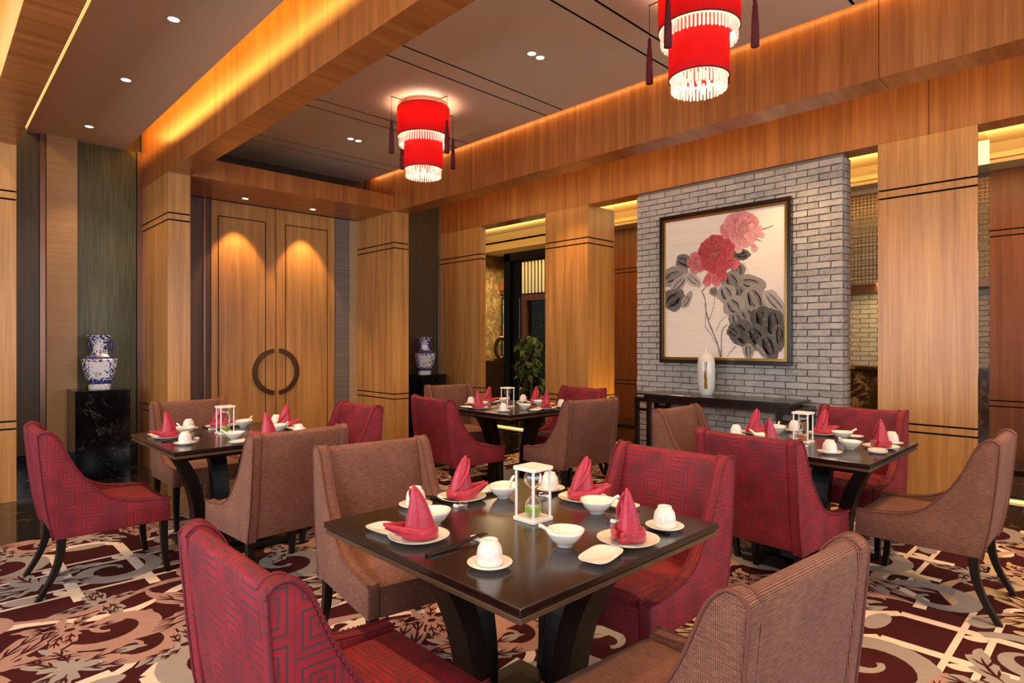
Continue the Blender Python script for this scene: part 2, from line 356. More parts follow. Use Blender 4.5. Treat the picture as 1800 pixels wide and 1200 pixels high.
def catmull(pts, n=5):
    out = []; P = [pts[0]]+list(pts)+[pts[-1]]
    for i in range(1, len(P)-2):
        for k in range(n):
            t = k/n; a, b, c, d = P[i-1], P[i], P[i+1], P[i+2]
            out.append(tuple(.5*((2*b[j])+(-a[j]+c[j])*t+(2*a[j]-5*b[j]+4*c[j]-d[j])*t*t+(-a[j]+3*b[j]-3*c[j]+d[j])*t**3) for j in range(len(b))))
    out.append(tuple(pts[-1])); return out

# ------------------------------------------------------------------ shell
Y1, YB, XR = 6.85, 7.87, 6.01
fl = thing('floor', None, None, kind='structure')
box('floor_slab', 'groove', (-3.2, 13, -3.2, 14, -.12, -.012), fl)
tmb = MB().box(0, .797, 0, .797, -.012, 0); tile0 = obj('tile', tmb, 'marble_floor', fl, .0015)
first = True
for i in range(-1, 18):
    for j in range(-4, 16):
        x, y = i*.8+.25-.8, j*.8+.6
        if x+.8 <= 5.9 and y+.8 <= 5.45: continue
        if x < -1.5 or x > 11.5 or y > 12.5: continue
        if (x > 10 and y < 5) or (x < 3 and y > YB): continue
        t = tile0 if first else tile0.copy()
        if not first: C.objects.link(t)
        first = False; t.location = (x, y, 0)
# back wall: green panels, silk strip, doors
def struct(name): return thing(name, None, None, kind='structure')
wb = struct('wall_back')
box('backing', 'darkwood', (-3.2, 6.6, YB+.04, YB+.25, 0, 3.95), wb)
box('green_panel', 'green_dark', (-.6, .88, YB, YB+.04, .24, 3.53), wb)['label'] = 'dark glossy olive panel at the far left'
box('metal_trim', 'copper', (.88, .925, YB-.03, YB+.04, 0, 3.53), wb)
box('silk_panel', 'silk', (.93, 1.19, YB-.06, YB+.04, .24, 3.53), wb)['label'] = 'beige silk panel'
box('green_panel', 'green', (1.195, 1.745, YB, YB+.04, .24, 3.53), wb)['label'] = 'green woven panel'
box('metal_trim', 'copper', (1.75, 1.80, YB-.03, YB+.04, 0, 3.53), wb)
box('base_board', 'marble_black', (-.6, .88, YB-.02, YB+.04, 0, .235), wb); box('base_board', 'marble_black', (.93, 1.745, YB-.02, YB+.04, 0, .235), wb)
box('jamb_panel', 'jamb', (2.0, 2.515, YB-.06, YB+.04, 0, 3.12), wb)
box('metal_trim', 'copper', (2.43, 2.455, YB-.075, YB-.06, 0, 3.12), wb)
box('silk_panel', 'silk_grey', (4.14, 4.37, YB-.05, YB+.04, 0, 3.12), wb); box('silk_panel', 'silk', (4.375, 4.72, YB-.06, YB+.04, 0, 3.12), wb)['label'] = 'taupe silk panel beside the column'
box('olive_panel', 'green_dark', (4.72, 5.96, YB, YB+.04, .24, 3.60), wb); box('metal_trim', 'metal', (5.965, 6.0, YB-.03, YB+.04, 0, 3.6), wb)
box('base_board', 'marble_black', (4.72, 5.96, YB-.02, YB+.04, 0, .235), wb)
# double door
dr = struct('door_1'); DY = 7.80
for s_, (x0, x1, g0, g1) in enumerate(((2.52, 3.305, 2.60, 3.175), (3.315, 4.135, 3.44, 4.03))):
    pan = MB()   # leaf frame around a grooved panel
    z0, z1, zt = .02, 3.115, 2.93
    if s_ == 0: lf = box('door_leaf', 'wood', (x0, x1, DY+.012, DY+.05, z0, z1), dr)
    else: lf = box('door_leaf', 'wood', (x0, x1, DY+.012, DY+.05, z0, z1), dr)
    for (a, b, c, d) in ((x0, g0-.006, z0, z1), (g1+.006, x1, z0, z1), (g0-.006, g1+.006, zt+.006, z1), (g0+.006, g1-.006, z0, zt-.006)):
        box('panel', 'wood', (a, b, DY, DY+.0115, c, d), lf)
    for (a, b, c, d) in ((g0-.005, g0+.005, z0, zt), (g1-.005, g1+.005, z0, zt), (g0, g1, zt-.005, zt+.005)):
        pan.box(a, b, DY+.008, DY+.0118, c, d)
    obj('groove', pan, 'groove', lf)
    hb = MB(); sg = -1 if s_ == 0 else 1; cx, cz = 3.31, 1.01; rings = []
    for k in range(25):
        a = math.radians(7+166*k/24); q = []
        for rr, yy in ((.245, -.03), (.305, -.03), (.305, -.012), (.245, -.012)): q.append((cx+sg*rr*math.sin(a), DY+yy, cz+rr*math.cos(a)))
        rings.append(q)
    hb.loft(rings, True, False)
    for a in (35, 90, 145):
        a = math.radians(a); hx, hz = cx+sg*.275*math.sin(a), cz+.275*math.cos(a); hb.box(hx-.012, hx+.012, DY-.012, DY+.001, hz-.012, hz+.012)
    obj('ring_handle', hb, 'bronze', lf, .002)
box('door_gap', 'groove', (3.303, 3.317, DY+.03, DY+.05, .02, 3.115), dr)
# columns
def column(label, x0, x1, y0, y1, top=3.12, m='wood'):
    t = thing('column', label, 'column', ((x0+x1)/2, (y0+y1)/2, 0)); hx, hy = (x1-x0)/2, (y1-y0)/2
    box('core', 'groove', (-hx+.008, hx-.008, -hy+.008, hy-.008, 0, top), t)
    for a, b in ((0, .628), (.643, .695), (.710, 2.632), (2.647, 2.703), (2.718, top)):
        box('panel', m, (-hx, hx, -hy, hy, a, b), t, .0015)
    return t
column('slim pale wood column at the far left edge with dark inlay lines', .374, .605, Y1, YB)
column('wood column left of the double doors, under the long ceiling beam', 1.80, 2.01, Y1, YB-.03)
column('wood column right of the double doors, beside the dark recess', 4.49, 4.72, Y1, YB-.03)
column('wide wood column right of the second porcelain vase', XR, 6.11, Y1, YB+.2)
column('square wood column left of the grey brick wall', XR, 6.56, 4.81, 5.54)
c5 = column('broad wood column right of the brick wall, with mirrored side', XR, 6.55, .885, 1.587)
box('mirror_panel', 'mirror', (-.260, .27, -.3530, -.3515, 0, 3.12), c5)
column('reddish wood pilaster on the corridor wall at the right edge', 9.1, 9.3, .72, 1.35, 3.45, 'redwood')
column('reddish wood pilaster seen between square column and brick wall', 9.1, 9.3, 5.6, 7.0, 3.45, 'redwood')
# beams
def beam(label, x0, x1, z0, z1, ys, m='beam'):
    t = thing('ceiling_beam', label, 'beam')
    box('core', 'groove', (x0+.006, x1-.006, ys[0], ys[-1], z0+.006, z1), t)
    for a, b in zip(ys[:-1], ys[1:]): box('panel', m, (x0, x1, a+.002, b-.002, z0, z1), t, .001)
    return t
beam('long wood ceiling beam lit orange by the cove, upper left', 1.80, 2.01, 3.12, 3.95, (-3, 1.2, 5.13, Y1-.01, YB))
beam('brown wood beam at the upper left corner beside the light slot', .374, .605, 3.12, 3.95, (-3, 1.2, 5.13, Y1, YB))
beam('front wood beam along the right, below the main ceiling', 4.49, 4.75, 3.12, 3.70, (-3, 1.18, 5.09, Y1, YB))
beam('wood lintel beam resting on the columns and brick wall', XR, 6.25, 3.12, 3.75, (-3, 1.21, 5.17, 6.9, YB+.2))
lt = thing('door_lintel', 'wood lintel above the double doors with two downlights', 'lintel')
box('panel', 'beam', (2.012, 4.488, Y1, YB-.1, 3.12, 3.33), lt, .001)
# ceilings
ce = struct('ceiling')
box('void_board', 'groove', (2.012, 4.41, -3, 7.55, 3.64, 3.66), ce)
ys = [-3, -.07-.2, -.07, 1.10, 1.30, 2.45, 2.65, 3.83, 4.04, 5.22, 5.42, 6.56, 6.77, 7.55]
for a, b in zip(ys[:-1], ys[1:]): box('ceiling_panel', 'ceil', (2.012, 4.40, a+.010, b-.010, 3.61, 3.635), ce); box('shadow_line', 'groove', (2.014, 4.395, b-.010, b+.010, 3.6115, 3.63), ce)  # black strips fill the panel gaps, standing in for groove shade
box('upper_board', 'ceil', (4.40, 4.49, -3, 7.55, 3.70, 3.74), ce)
box('fascia', 'darkwood', (2.012, 4.488, 7.55, 7.60, 3.33, 3.70), ce)
box('left_panel', 'ceil', (.767, 1.63, -3, YB, 3.53, 3.57), ce); box('left_void', 'cream', (.607, 1.798, -3, YB, 3.93, 3.97), ce)
box('slot_light', 'slot_led', (.745, .766, -3, YB, 3.571, 3.60), ce)
box('left_void_edge', 'cream', (.80, 1.5, -3, YB, 3.571, 3.63), ce)
box('far_left_void', 'cream', (-3, .372, -3, YB, 3.93, 3.97), ce); box('far_left_panel', 'ceil', (-3, 0, -3, YB, 3.53, 3.57), ce)
box('alcove_panel', 'ceil', (4.752, 6.008, -3, YB, 3.72, 3.76), ce)
# corridor ceilings with a lit tray
box('corridor_near_soffit', 'ceil', (6.252, 7.25, -3, 13, 3.42, 3.48), ce)
box('corridor_far_soffit', 'cream', (8.72, 9.3, -3, 7.6, 3.42, 3.46), ce); box('corridor_far_step', 'cream', (8.82, 9.3, -3, 7.6, 3.50, 3.56), ce)
for a_ in ((6.252, 7.25), (8.72, 9.3)): box('corridor_fascia', 'cream', (a_[0]+(.9 if a_[0] < 7 else 0), a_[0]+(.94 if a_[0] < 7 else .04), -3, 13, 3.461, 3.80), ce) if a_[0] < 7 else box('lobby_fascia', 'cream', (9.3, 9.34, -3, 13, 3.44, 3.80), ce)
box('end_fascia', 'cream', (6.25, 13, 12.9, 13, 0, 3.8), ce); box('corridor_tray', 'cream', (6.252, 9.3, -3, 13, 3.80, 3.84), ce); box('lobby_panel', 'cream', (9.3, 13, -3, 13, 3.60, 3.64), ce)
# corridor far wall: counter, brick, metal mesh
wc = struct('wall_corridor')
box('backing', 'mortar', (9.16, 9.3, -3, 7.2, 0, 3.45), wc)
box('copper_rail', 'copper', (9.02, 9.10, 1.36, 5.58, 2.05, 2.16), wc); box('cornice', 'ceil', (9.0, 9.16, 1.36, 5.58, 3.36, 3.45), wc)
box('counter_top', 'marble_brown', (8.8, 9.15, 1.36, 5.58, 1.04, 1.08), wc); box('counter_front', 'marble_brown', (8.85, 9.15, 1.36, 5.58, 0, 1.04), wc)
box('counter_top', 'marble_brown', (8.8, 9.15, -2, .70, 1.04, 1.08), wc); box('counter_front', 'marble_brown', (8.85, 9.15, -2, .70, 0, 1.04), wc)
box('copper_rail', 'copper', (9.02, 9.10, -2, .70, 2.05, 2.16), wc)
gm = MB()
for yy0, yy1 in ((1.9, 3.2), (-.6, .68)):
    n_ = int((yy1-yy0)/.045)
    for i in range(n_+1): y = yy0+i*.045; gm.box(9.04, 9.046, y, y+.007, 2.16, 3.36)
    for i in range(27): z = 2.18+i*.044; gm.box(9.046, 9.052, yy0, yy1, z, z+.007)
tag(obj('wire_mesh', gm, 'brass', wc), kind='stuff')
box('wood_panel', 'redwood', (9.1, 9.16, 3.3, 5.58, 0, 3.35), wc)
# brick maker
def brick_mesh(l, h, d, seed):
    r = random.Random(seed); mb = MB().box(-d/2, d/2, -l/2, l/2, -h/2, h/2)
    o = obj('brick', mb, 'brick', None); me = o.data
    bm = bmesh.new(); bm.from_mesh(me)
    es = [e for e in bm.edges if all(v.co.x < 0 for v in e.verts)]
    bmesh.ops.subdivide_edges(bm, edges=[e for e in bm.edges if abs(e.verts[0].co.y-e.verts[1].co.y) > l*.5], cuts=3, use_grid_fill=True)
    for v in bm.verts:
        v.co += Vector((r.uniform(-.003, .003), r.uniform(-.002, .002), r.uniform(-.0025, .0025)))
    bm.to_mesh(me); bm.free(); finish(me); bpy.data.objects.remove(o); return me
bmf = [brick_mesh(.196, .053, .05, k) for k in range(5)]; bmh = [brick_mesh(.096, .053, .05, 20+k) for k in range(3)]
def lay(parent, x, y0, y1, z0, z1, cam_pt=(0, 0, 1.4), limit=300):
    items = []; rows = int((z1-z0)/.063); L = .205
    for r in range(rows):
        z = z0+.0315+r*.063; y = y0 - (L/2 if r % 2 else 0)
        while y < y1-.02:
            a, b = max(y, y0), min(y+L, y1)
            if b-a > .05: items.append(((a+b)/2, z, b-a))
            y += L
    items.sort(key=lambda t: (t[0]**2+x*x))
    rest = MB()
    for k, (yc, z, ln) in enumerate(items):
        me = random.choice(bmf if ln > .15 else bmh); base = .205 if ln > .15 else .105
        dx = random.uniform(-.004, .004)
        if k < limit:
            o = bpy.data.objects.new('brick', me); C.objects.link(o); o.parent = parent; o.location = (x+dx, yc, z); o.scale = (1, (ln-.009)/(base-.009), 1)
        else:
            vs = [(x+dx+v.co.x, yc+v.co.y*(ln-.009)/(base-.009), z+v.co.z) for v in me.vertices]; rest.add(vs, [list(p.vertices) for p in me.polygons])
    if rest.v: tag(obj('brick_courses', rest, 'brick', parent), kind='stuff')
wr = struct('wall_brick')
box('mortar_bed', 'mortar', (6.045, 6.20, 1.875, 4.085, 0, 3.119), wr)
lay(wr, 6.04, 1.87, 4.09, 0, 3.12)
ret = MB()
for r in range(49):
    z = .0315+r*.063
    for a, b in (((6.07, 6.20),) if r % 2 else ((6.07, 6.12), (6.13, 6.20))): ret.box(a, b, 1.86, 1.88, z-.027, z+.027)
tag(obj('return_bricks', ret, 'brick', wr), kind='stuff')
far = MB()
for yy0, yy1 in ((1.9, 3.3), (-.7, .70)):
    for r in range(15):
        z = 1.11+r*.063; y = yy0-(.1 if r % 2 else 0)
        while y < yy1:
            a, b = max(y, yy0), min(y+.205, yy1)
            if b-a > .03: far.box(9.13, 9.165, a+.004, b-.004, z-.028, z+.028)
            y += .205
tag(obj('far_bricks', far, 'brick', wc), kind='stuff')
far2 = MB()
for yy0, yy1 in ((1.9, 3.3), (-.7, .70)):
    for r in range(19):
        z = 2.2+r*.063; y = yy0-(.1 if r % 2 else 0)
        while y < yy1:
            a, b = max(y, yy0), min(y+.205, yy1)
            if b-a > .03: far2.box(9.13, 9.165, a+.004, b-.004, z-.028, z+.028)
            y += .205
tag(obj('far_bricks', far2, 'brick', wc), kind='stuff')
# corridor steps with lit nosings
for k, x in enumerate((6.85, 8.05)):
    t = thing('floor_step', ('near', 'far')[k]+' dark marble corridor step with a glowing strip under its edge', 'step')
    for yy0, yy1 in ((-3, 9.5),):
        box('tread', 'marble_floor', (x, x+(1.2 if k == 0 else .8), yy0, yy1, .001, .045+.03*k), t)
        box('light_strip', 'led', (x-.045, x-.001, yy0, yy1, .001, .02), t)
for (x, y, lb) in ((6.36, 4.60, 'round floor uplight glowing beside the square column'), (6.50, .60, 'round floor uplight at the foot of the mirrored column')):
    t = thing('floor_uplight', lb, 'light', (x, y, 0)); obj('trim_ring', MB().lathe([(.05, 0), (.055, .006), (.04, .008)], 20), 'metal', t); obj('lens', MB().lathe([(.0001, .006), (.04, .006)], 20), 'dl_glow', t)
# lobby beyond the opening
wl = struct('wall_lobby')
box('wallpaper', 'goldpaper', (7, 11.6, 11.6, 11.7, 0, 3.6), wl); box('wallpaper', 'goldpaper', (10.9, 11.0, 6, 11.6, 0, 3.6), wl)
box('cornice_band', 'redwood', (10.8, 10.9, 6, 11.6, 2.72, 2.92), wl); box('copper_frame', 'copper', (10.84, 10.9, 6, 11.6, 2.62, 2.72), wl)
pt = thing('glazed_partition', 'dark framed partition with hanging glass tubes beyond the opening', 'partition', (8.0, 8.4, 0))
box('post', 'ebony', (-.05, .1, -.16, 0, 0, 3.06), pt); box('post', 'ebony', (0, .08, -.40, -.16, 0, 2.9), pt)
box('header', 'ebony', (-.05, .1, -1.6, 0, 2.9, 3.06), pt); box('inner_frame', 'redwood', (-.02, .05, -1.6, -.44, 2.15, 2.26), pt); box('inner_frame', 'redwood', (-.02, .05, -.56, -.44, 0, 2.15), pt)
box('back_shelf', 'bottles', (.06, .10, -1.6, -.56, 0, 2.15), pt); box('backing', 'groove', (.16, .2, -1.6, -.16, 0, 2.9), pt); box('metal_edge', 'metal', (-.05, -.03, -.43, -.415, 0, 2.2), pt)
for k in range(9): obj('glass_tube', MB().lathe([(.001, 2.28), (.022, 2.29), (.022, 2.86), (.001, 2.87)], 8, (0, -.47-.085*k, 0)), 'tube_glow', pt)
cs = thing('side_cabinet', 'low black cabinet seen through the opening, beyond the planter', 'cabinet', (9.9, 10.0, 0))
box('body', 'lacquer', (-.3, .3, -1, 1.2, 0, .92), cs); box('top', 'lacquer', (-.33, .33, -1.02, 1.22, .92, .95), cs)
sc_ = thing('ring_sculpture', 'bronze ring sculpture standing on the far black cabinet', 'sculpture', (9.7, 10.33, .95))
rg = [];
for k in range(25):
    a = 2*PI*k/24; rg.append((.13*math.cos(a)*.7, -.13*math.cos(a)*.7, .30+.24*math.sin(a)))
obj('ring', MB().tube(rg, .045, 8, False), 'bronze', sc_); obj('plinth', MB().box(-.12, .12, -.12, .12, 0, .05), 'lacquer', sc_)
pa = thing('abstract_painting', 'blue and teal abstract painting on the gold lobby wall', 'painting', (10.82, 11.1, 0))
box('canvas', 'bluepaint', (-.01, .03, -.35, .35, 1.0, 2.5), pa); box('frame_edge', 'lacquer', (-.02, .03, -.40, -.35, .95, 2.55), pa); box('frame_edge', 'lacquer', (-.02, .03, .35, .40, .95, 2.55), pa)
# pothos plant
pl = thing('potted_pothos', 'leafy green pothos plant on a pole behind the square column', 'plant', (7.55, 7.28, 0))
obj('pot', MB().lathe([(.001, 0), (.15, 0), (.2, .35), (.17, .35), (.15, .05)], 20), 'marble_black', pl); obj('moss_pole', MB().lathe([(.04, .3), (.04, 1.45), (.001, 1.46)], 10), 'darkwood', pl)
lm = MB(); lm.add([(0, 0, 0), (.05, .055, .01), (.10, .05, .0), (.17, 0, -.05), (.10, -.05, 0), (.05, -.055, .01), (.07, 0, -.02)], [[0, 1, 6], [1, 2, 6], [2, 3, 6], [3, 4, 6], [4, 5, 6], [5, 0, 6]], True)
l0 = obj('leaf', lm, 'leaf', pl); rnd = random.Random(3)
for k in range(170):
    o = l0 if k == 0 else l0.copy()
    if k: C.objects.link(o)
    z = rnd.uniform(.45, 1.52); a = rnd.uniform(0, 2*PI); r = rnd.uniform(.06, .24)*(1.15-abs(z-1)/1.4)
    o.location = (r*math.cos(a), r*math.sin(a), z); o.rotation_euler = (rnd.uniform(-.5, .5), rnd.uniform(.1, 1.1), a+rnd.uniform(-.7, .7)); s = rnd.uniform(.7, 1.15); o.scale = (s, s, s)

# ------------------------------------------------------------------ carpet
cp = thing('carpet', 'maroon carpet with cream and beige scrollwork under the tables', 'carpet')
box('base_pile', 'carpet', (-3, 5.86, -3, 5.45, -.012, 0), cp, .002)
M['c_dark'] = M['carpet']
lay_ = {'c_dark': MB(), 'c_cream': MB(), 'c_grey': MB(), 'c_pink': MB(), 'c_tan': MB()}; ZL = {'c_dark': .0021, 'c_cream': .0003, 'c_grey': .0009, 'c_pink': .0015, 'c_tan': .0006}
def inb(p): return (max(-3, min(5.85, p[0])), max(-3, min(5.44, p[1])))
def stroke(key, pts, wl_, wr_, z):
    L = []; n = len(pts)
    for i in range(n):
        a = pts[max(i-1, 0)]; b = pts[min(i+1, n-1)]; dx, dy = b[0]-a[0], b[1]-a[1]; d = math.hypot(dx, dy) or 1; nx, ny = -dy/d, dx/d
        L.append((pts[i][0]+nx*wl_[i], pts[i][1]+ny*wl_[i])); L.append((pts[i][0]-nx*wr_[i], pts[i][1]-ny*wr_[i]))
    L = [inb(p) for p in L]
    lay_[key].add([(x, y, z) for x, y in L], [[2*i, 2*i+1, 2*i+3, 2*i+2] for i in range(n-1)])
cnt = [0]
def T(key, tr, pts, wl_, wr_=None):
    cnt[0] += 1; z = ZL[key]+(cnt[0] % 50)*.00001
    ox, oy, fx_, fy_ = tr; pts = [(ox+fx_*x, oy+fy_*y) for x, y in pts]; wr_ = wr_ or wl_
    stroke(key, pts, wl_, wr_, z)
def bar(key, tr, a, b, w_): T(key, tr, [a, b], [w_/2]*2)
def blob(key, tr, c, rx, ry, rot=0):
    pts = [(c[0]+rx*math.cos(rot)*t, c[1]+rx*math.sin(rot)*t) for t in [math.cos(PI*(1-k/12)) for k in range(13)]]
    T(key, tr, pts, [max(ry*math.sin(PI*k/12), .001) for k in range(13)])
def scroll(key, tr, c, r, a0, turns, w_, sg=1, tail=0):
    pts = []; ws = []; n = 26
    for k in range(n+1):
        t = k/n; rr = r*(1-.82*t); a = a0+sg*turns*2*PI*t; pts.append((c[0]+rr*math.cos(a), c[1]+rr*math.sin(a))); ws.append(w_*(.35+.9*math.sin(PI*min(1, t*1.1+.05)))*(1-.45*t)*.5+.004)
    T(key, tr, pts, ws)
def leaf(key, tr, base, ang, ln, w_, curl=.6, lobes=4):
    pts = []; a1 = []; a2 = []; n = 22; x, y = base; an = ang
    for k in range(n+1):
        t = k/n; pts.append((x, y)); an += curl/n; x += math.cos(an)*ln/n; y += math.sin(an)*ln/n
        e = math.sin(PI*t**.8)**.8 if 0 < t < 1 else 0; saw = (t*lobes) % 1
        a1.append(w_*e*(.55+.6*saw)+.002); a2.append(w_*e*(.45+.35*((t*lobes+.5) % 1))+.002)
    T(key, tr, pts, a1, a2)
    m = pts[4:17]; T('c_dark', tr, m, [w_*.09*math.sin(PI*(i+.5)/13)+.001 for i in range(13)])
    for sd in (-1, 1):
        for k in (6, 11):
            (x, y), (x2, y2) = pts[k], pts[k+4]; d = math.hypot(x2-x, y2-y) or 1; nx, ny = -(y2-y)/d*sd, (x2-x)/d*sd
            T('c_dark', tr, [(x, y), (x+(x2-x)*.5+nx*w_*.3, y+(y2-y)*.5+ny*w_*.3), (x2+nx*w_*.5, y2+ny*w_*.5)], [.003, .006, .001])
def ring(key, tr, c, rx, ry, w_):
    pts = [(c[0]+rx*math.cos(2*PI*k/20), c[1]+ry*math.sin(2*PI*k/20)) for k in range(21)]; T(key, tr, pts, [w_/2]*21)
def spray(key, tr, c, a0, n, ln, w_, st=.55):
    for k in range(n): leaf(key, tr, c, a0+k*st, ln*(1+.2*(k % 2)), w_, .9 if k % 2 else -.9, 3)
    blob(key, tr, c, .05, .04)
    blob('c_dark', tr, c, .022, .018)
def tile_motif(tr, v):
    kk = 'c_tan' if v else 'c_pink'
    spray(kk, tr, (-.28, 1.78), .2, 8, .27, .045, .75); spray('c_grey', tr, (.60, 1.98), .5, 7, .24, .04, .8); spray(kk, tr, (.42, 1.72), 1.2, 6, .22, .04, .9)
    spray('c_cream' if v else 'c_grey', tr, (1.22, .46), .3, 7, .22, .04, .85); spray('c_grey', tr, (.78, 1.18), 0., 6, .2, .035, 1.0)
    scroll(kk, tr, (-.30, 1.10), .16, .5, 1.2, .07, 1); scroll(kk, tr, (1.25, 1.22), .17, 2.5, 1.2, .07, -1); scroll('c_cream', tr, (.05, 1.98), .15, 1.5, 1.2, .05, 1)
    # lattice of broad and narrow bars
    for x in (.22, .58):
        bar('c_cream', tr, (x, .05), (x, 1.0), .06)
        T('c_cream', tr, [(x, 1.0), (x+.12, 1.12), (x+.26, 1.14)], [.03]*3)
    for y in (.18, .30, .62, .74): bar('c_cream', tr, (-.08, y), (1.06, y), .028)
    T('c_cream', tr, [(-.08, .18), (-.16, .06), (-.30, .05)], [.03]*3); T('c_cream', tr, [(1.06, .74), (1.16, .84), (1.3, .86)], [.03]*3)
    ring('c_cream', tr, (.40, 1.20), .17, .10, .045); ring('c_cream', tr, (-.2, .46), .10, .16, .04)
    for x, y in ((.80, .24), (.98, .24), (.04, .68), (.80, .68)): blob('c_grey', tr, (x, y), .095, .055, .4)
    # scrolls
    scroll('c_grey', tr, (.36, .46), .26, 2.2, 1.15, .10, 1); scroll('c_grey', tr, (.86, .98), .27, -.6, 1.2, .11, -1); scroll('c_grey', tr, (-.12, .92), .25, 1.0, 1.2, .10, 1)
    for a, l in ((0.1, .42), (.9, .36), (-.7, .34), (2.2, .38), (3.3, .36)): leaf('c_grey', tr, (.70, .48), a, l, .075, .9)
    # acanthus sprays
    for k in range(6): leaf('c_grey', tr, (.36, 1.30), .4+k*1.02, .30, .055, .8 if k % 2 else -.8, 3)
    for k in range(5): leaf('c_pink', tr, (-.22, 1.30), -1.2+k*.5, .38, .045, -.7, 3)
    for x, y in ((.28, .24), (.64, .68), (.64, .24), (.28, .68)): blob('c_cream', tr, (x, y), .05, .03, 1.2)
    blob('c_grey', tr, (.40, 1.06), .12, .05, .1); blob('c_grey', tr, (1.16, 1.16), .11, .055, 1.1)
    for k in range(9): leaf('c_pink', tr, (.10, 1.50), -.1+k*.62, .46+.08*(k % 2), .058, .7 if k % 2 else -.6, 3)
    for k in range(9): leaf('c_tan' if v else 'c_pink', tr, (1.05, 1.55), .5+k*.66, .44+.08*(k % 2), .06, -.8 if k % 2 else .6, 3)
    for k in range(5): blob('c_pink' if not v else 'c_tan', tr, (1.05+.34*math.cos(k*1.25+.3), 1.55+.34*math.sin(k*1.25+.3)), .06, .028, k*1.25+1.6)
    scroll('c_tan' if v else 'c_pink', tr, (.58, 1.62), .22, 3.6, 1.1, .09, 1); scroll('c_tan' if v else 'c_pink', tr, (.60, 1.32), .17, .6, 1.1, .07, -1)
    T('c_tan' if v else 'c_cream', tr, [(-.05+.11*k, 1.86+.10*math.sin(k*.75)) for k in range(13)], [.016+.022*abs(math.sin(k*.8)) for k in range(13)])
    T('c_tan' if v else 'c_pink', tr, [(-.05+.11*k, 1.98+.08*math.sin(k*.75+1)) for k in range(13)], [.012+.02*abs(math.sin(k*.7+1)) for k in range(13)])
for i in range(-2, 5):
    for j in range(-2, 4):
        ox, oy = i*1.32+.10, j*2.04+(.75 if i % 2 else -.15)
        if ox > 5.6 or oy > 5.2: continue
        tile_motif((ox, oy, 1, 1) if (i+j) % 2 else (ox+1.1, oy, -1, 1), 1 if ox > 1.9 else 0)
for k, mb in lay_.items(): tag(obj('motif_'+k[2:], mb, k, cp), kind='stuff')

# ------------------------------------------------------------------ chairs
CURVE = catmull([(.585, .452), (.53, .452), (.47, .458), (.36, .472), (.28, .503), (.225, .548), (.14, .65), (.084, .75), (.044, .845), (.018, .885), (-.012, .908), (-.042, .905), (-.060, .885)], 3)
REAR = [(-.052, .80), (-.040, .66), (-.022, .50), (-.004, .40), (.012, .315)]
PROF = [(.585, .315)]+CURVE+REAR
def make_chair(kind, label):
    fab, cord = (('key', 'red_cord') if kind == 'red' else ('tweed', 'tweed_cord'))
    t = thing('dining_chair', label, 'chair')
    for s in (-1, 1):
        y0, y1 = (.232, .285) if s > 0 else (-.285, -.232)
        obj('side_panel', MB().prism(PROF, y0, y1), fab, t, .011, 2, True)
        ye = s*.283
        tb = MB(); tb.tube([(x+.002, ye, z) for x, z in CURVE]+[(x-.001, ye, z) for x, z in REAR], .0048, 5)
        tb.tube([(x+.001, s*.236, z+.001) for x, z in CURVE], .004, 5)
        if kind == 'red':   # whipped cord: little beads along the piping
            pts = [(x+.002, ye, z) for x, z in CURVE+REAR]; P_ = catmull(pts, 2)
            for i in range(0, len(P_)-1):
                p = Vector(P_[i]); tb.tube([p+Vector((-.004, -.004, -.005)), p+Vector((.004, .004, .005))], .0042, 4)
        obj('piping', tb, cord, t)
    # back between the wings
    inner = catmull([(-.052, .885), (-.030, .902), (-.004, .890), (.014, .84), (.040, .72), (.064, .60), (.085, .47), (.10, .33)], 3)
    outer = [(.016, .33), (-.006, .45), (-.026, .58), (-.042, .72), (-.054, .83)]
    obj('backrest', MB().prism(inner+outer, -.2325, .2325), fab, t, .006, 2, True)
    # seat with a slight crown
    vs = []; fs = []; nx, ny = 8, 8; x0, x1, yy = .075, .583, .2315
    for i in range(nx+1):
        for j in range(ny+1):
            u, v = i/nx, j/ny; z = .435+.028*(min(1, 6*(1-u))*min(1, 3*u+.4)*(1-(2*v-1)**6))**.5; vs.append((x0+(x1-x0)*u, -yy+2*yy*v, z))
    for i in range(nx):
        for j in range(ny): a = i*(ny+1)+j; fs.append([a, a+1, a+ny+2, a+ny+1])
    s_ = MB().add(vs, fs, True); s_.box(x0, x1, -yy, yy, .315, .434)
    obj('seat', s_, fab, t)
    for s in (-1, 1):
        for fr in (1, 0):
            path = catmull([(.555, .32), (.557, .2), (.563, .1), (.578, 0)], 3) if fr else catmull([(.052, .33), (.045, .22), (.010, .11), (-.052, 0)], 3)
            rings = []
            for i, (x, z) in enumerate(path):
                h = .021-.006*(i/(len(path)-1)); y = s*.252+s*.006*(i/(len(path)-1)); rings.append([(x-h, y-h, z), (x+h, y-h, z), (x+h, y+h, z), (x-h, y+h, z)])
            obj('leg', MB().loft(rings, True, False), 'legwood', t, .002)
    return t
proto = {'red': None, 'brown': None}
def chair(kind, label, rear, c, facing, rot=0):
    # rear: coordinate of the back's top edge, c: lateral centre
    o = proto[kind]
    if o is None: o = make_chair(kind, label); proto[kind] = o
    else: o = copy_tree(o)
    k = .055
    if facing == '+x': loc, a = (rear+k, c, 0), 0
    if facing == '-x': loc, a = (rear-k, c, 0), PI
    if facing == '+y': loc, a = (c, rear+k, 0), PI/2
    if facing == '-y': loc, a = (c, rear-k, 0), -PI/2
    o.location = (loc[0], loc[1], .0028); o.rotation_euler = (0, 0, a+math.radians(rot))
    tag(o, label, 'chair', 'crimson velvet dining chairs' if kind == 'red' else 'brown tweed dining chairs')
chair('red', 'crimson greek-key chair in the foreground left, back to the viewer, at the front table', .50, 1.50, '+x')
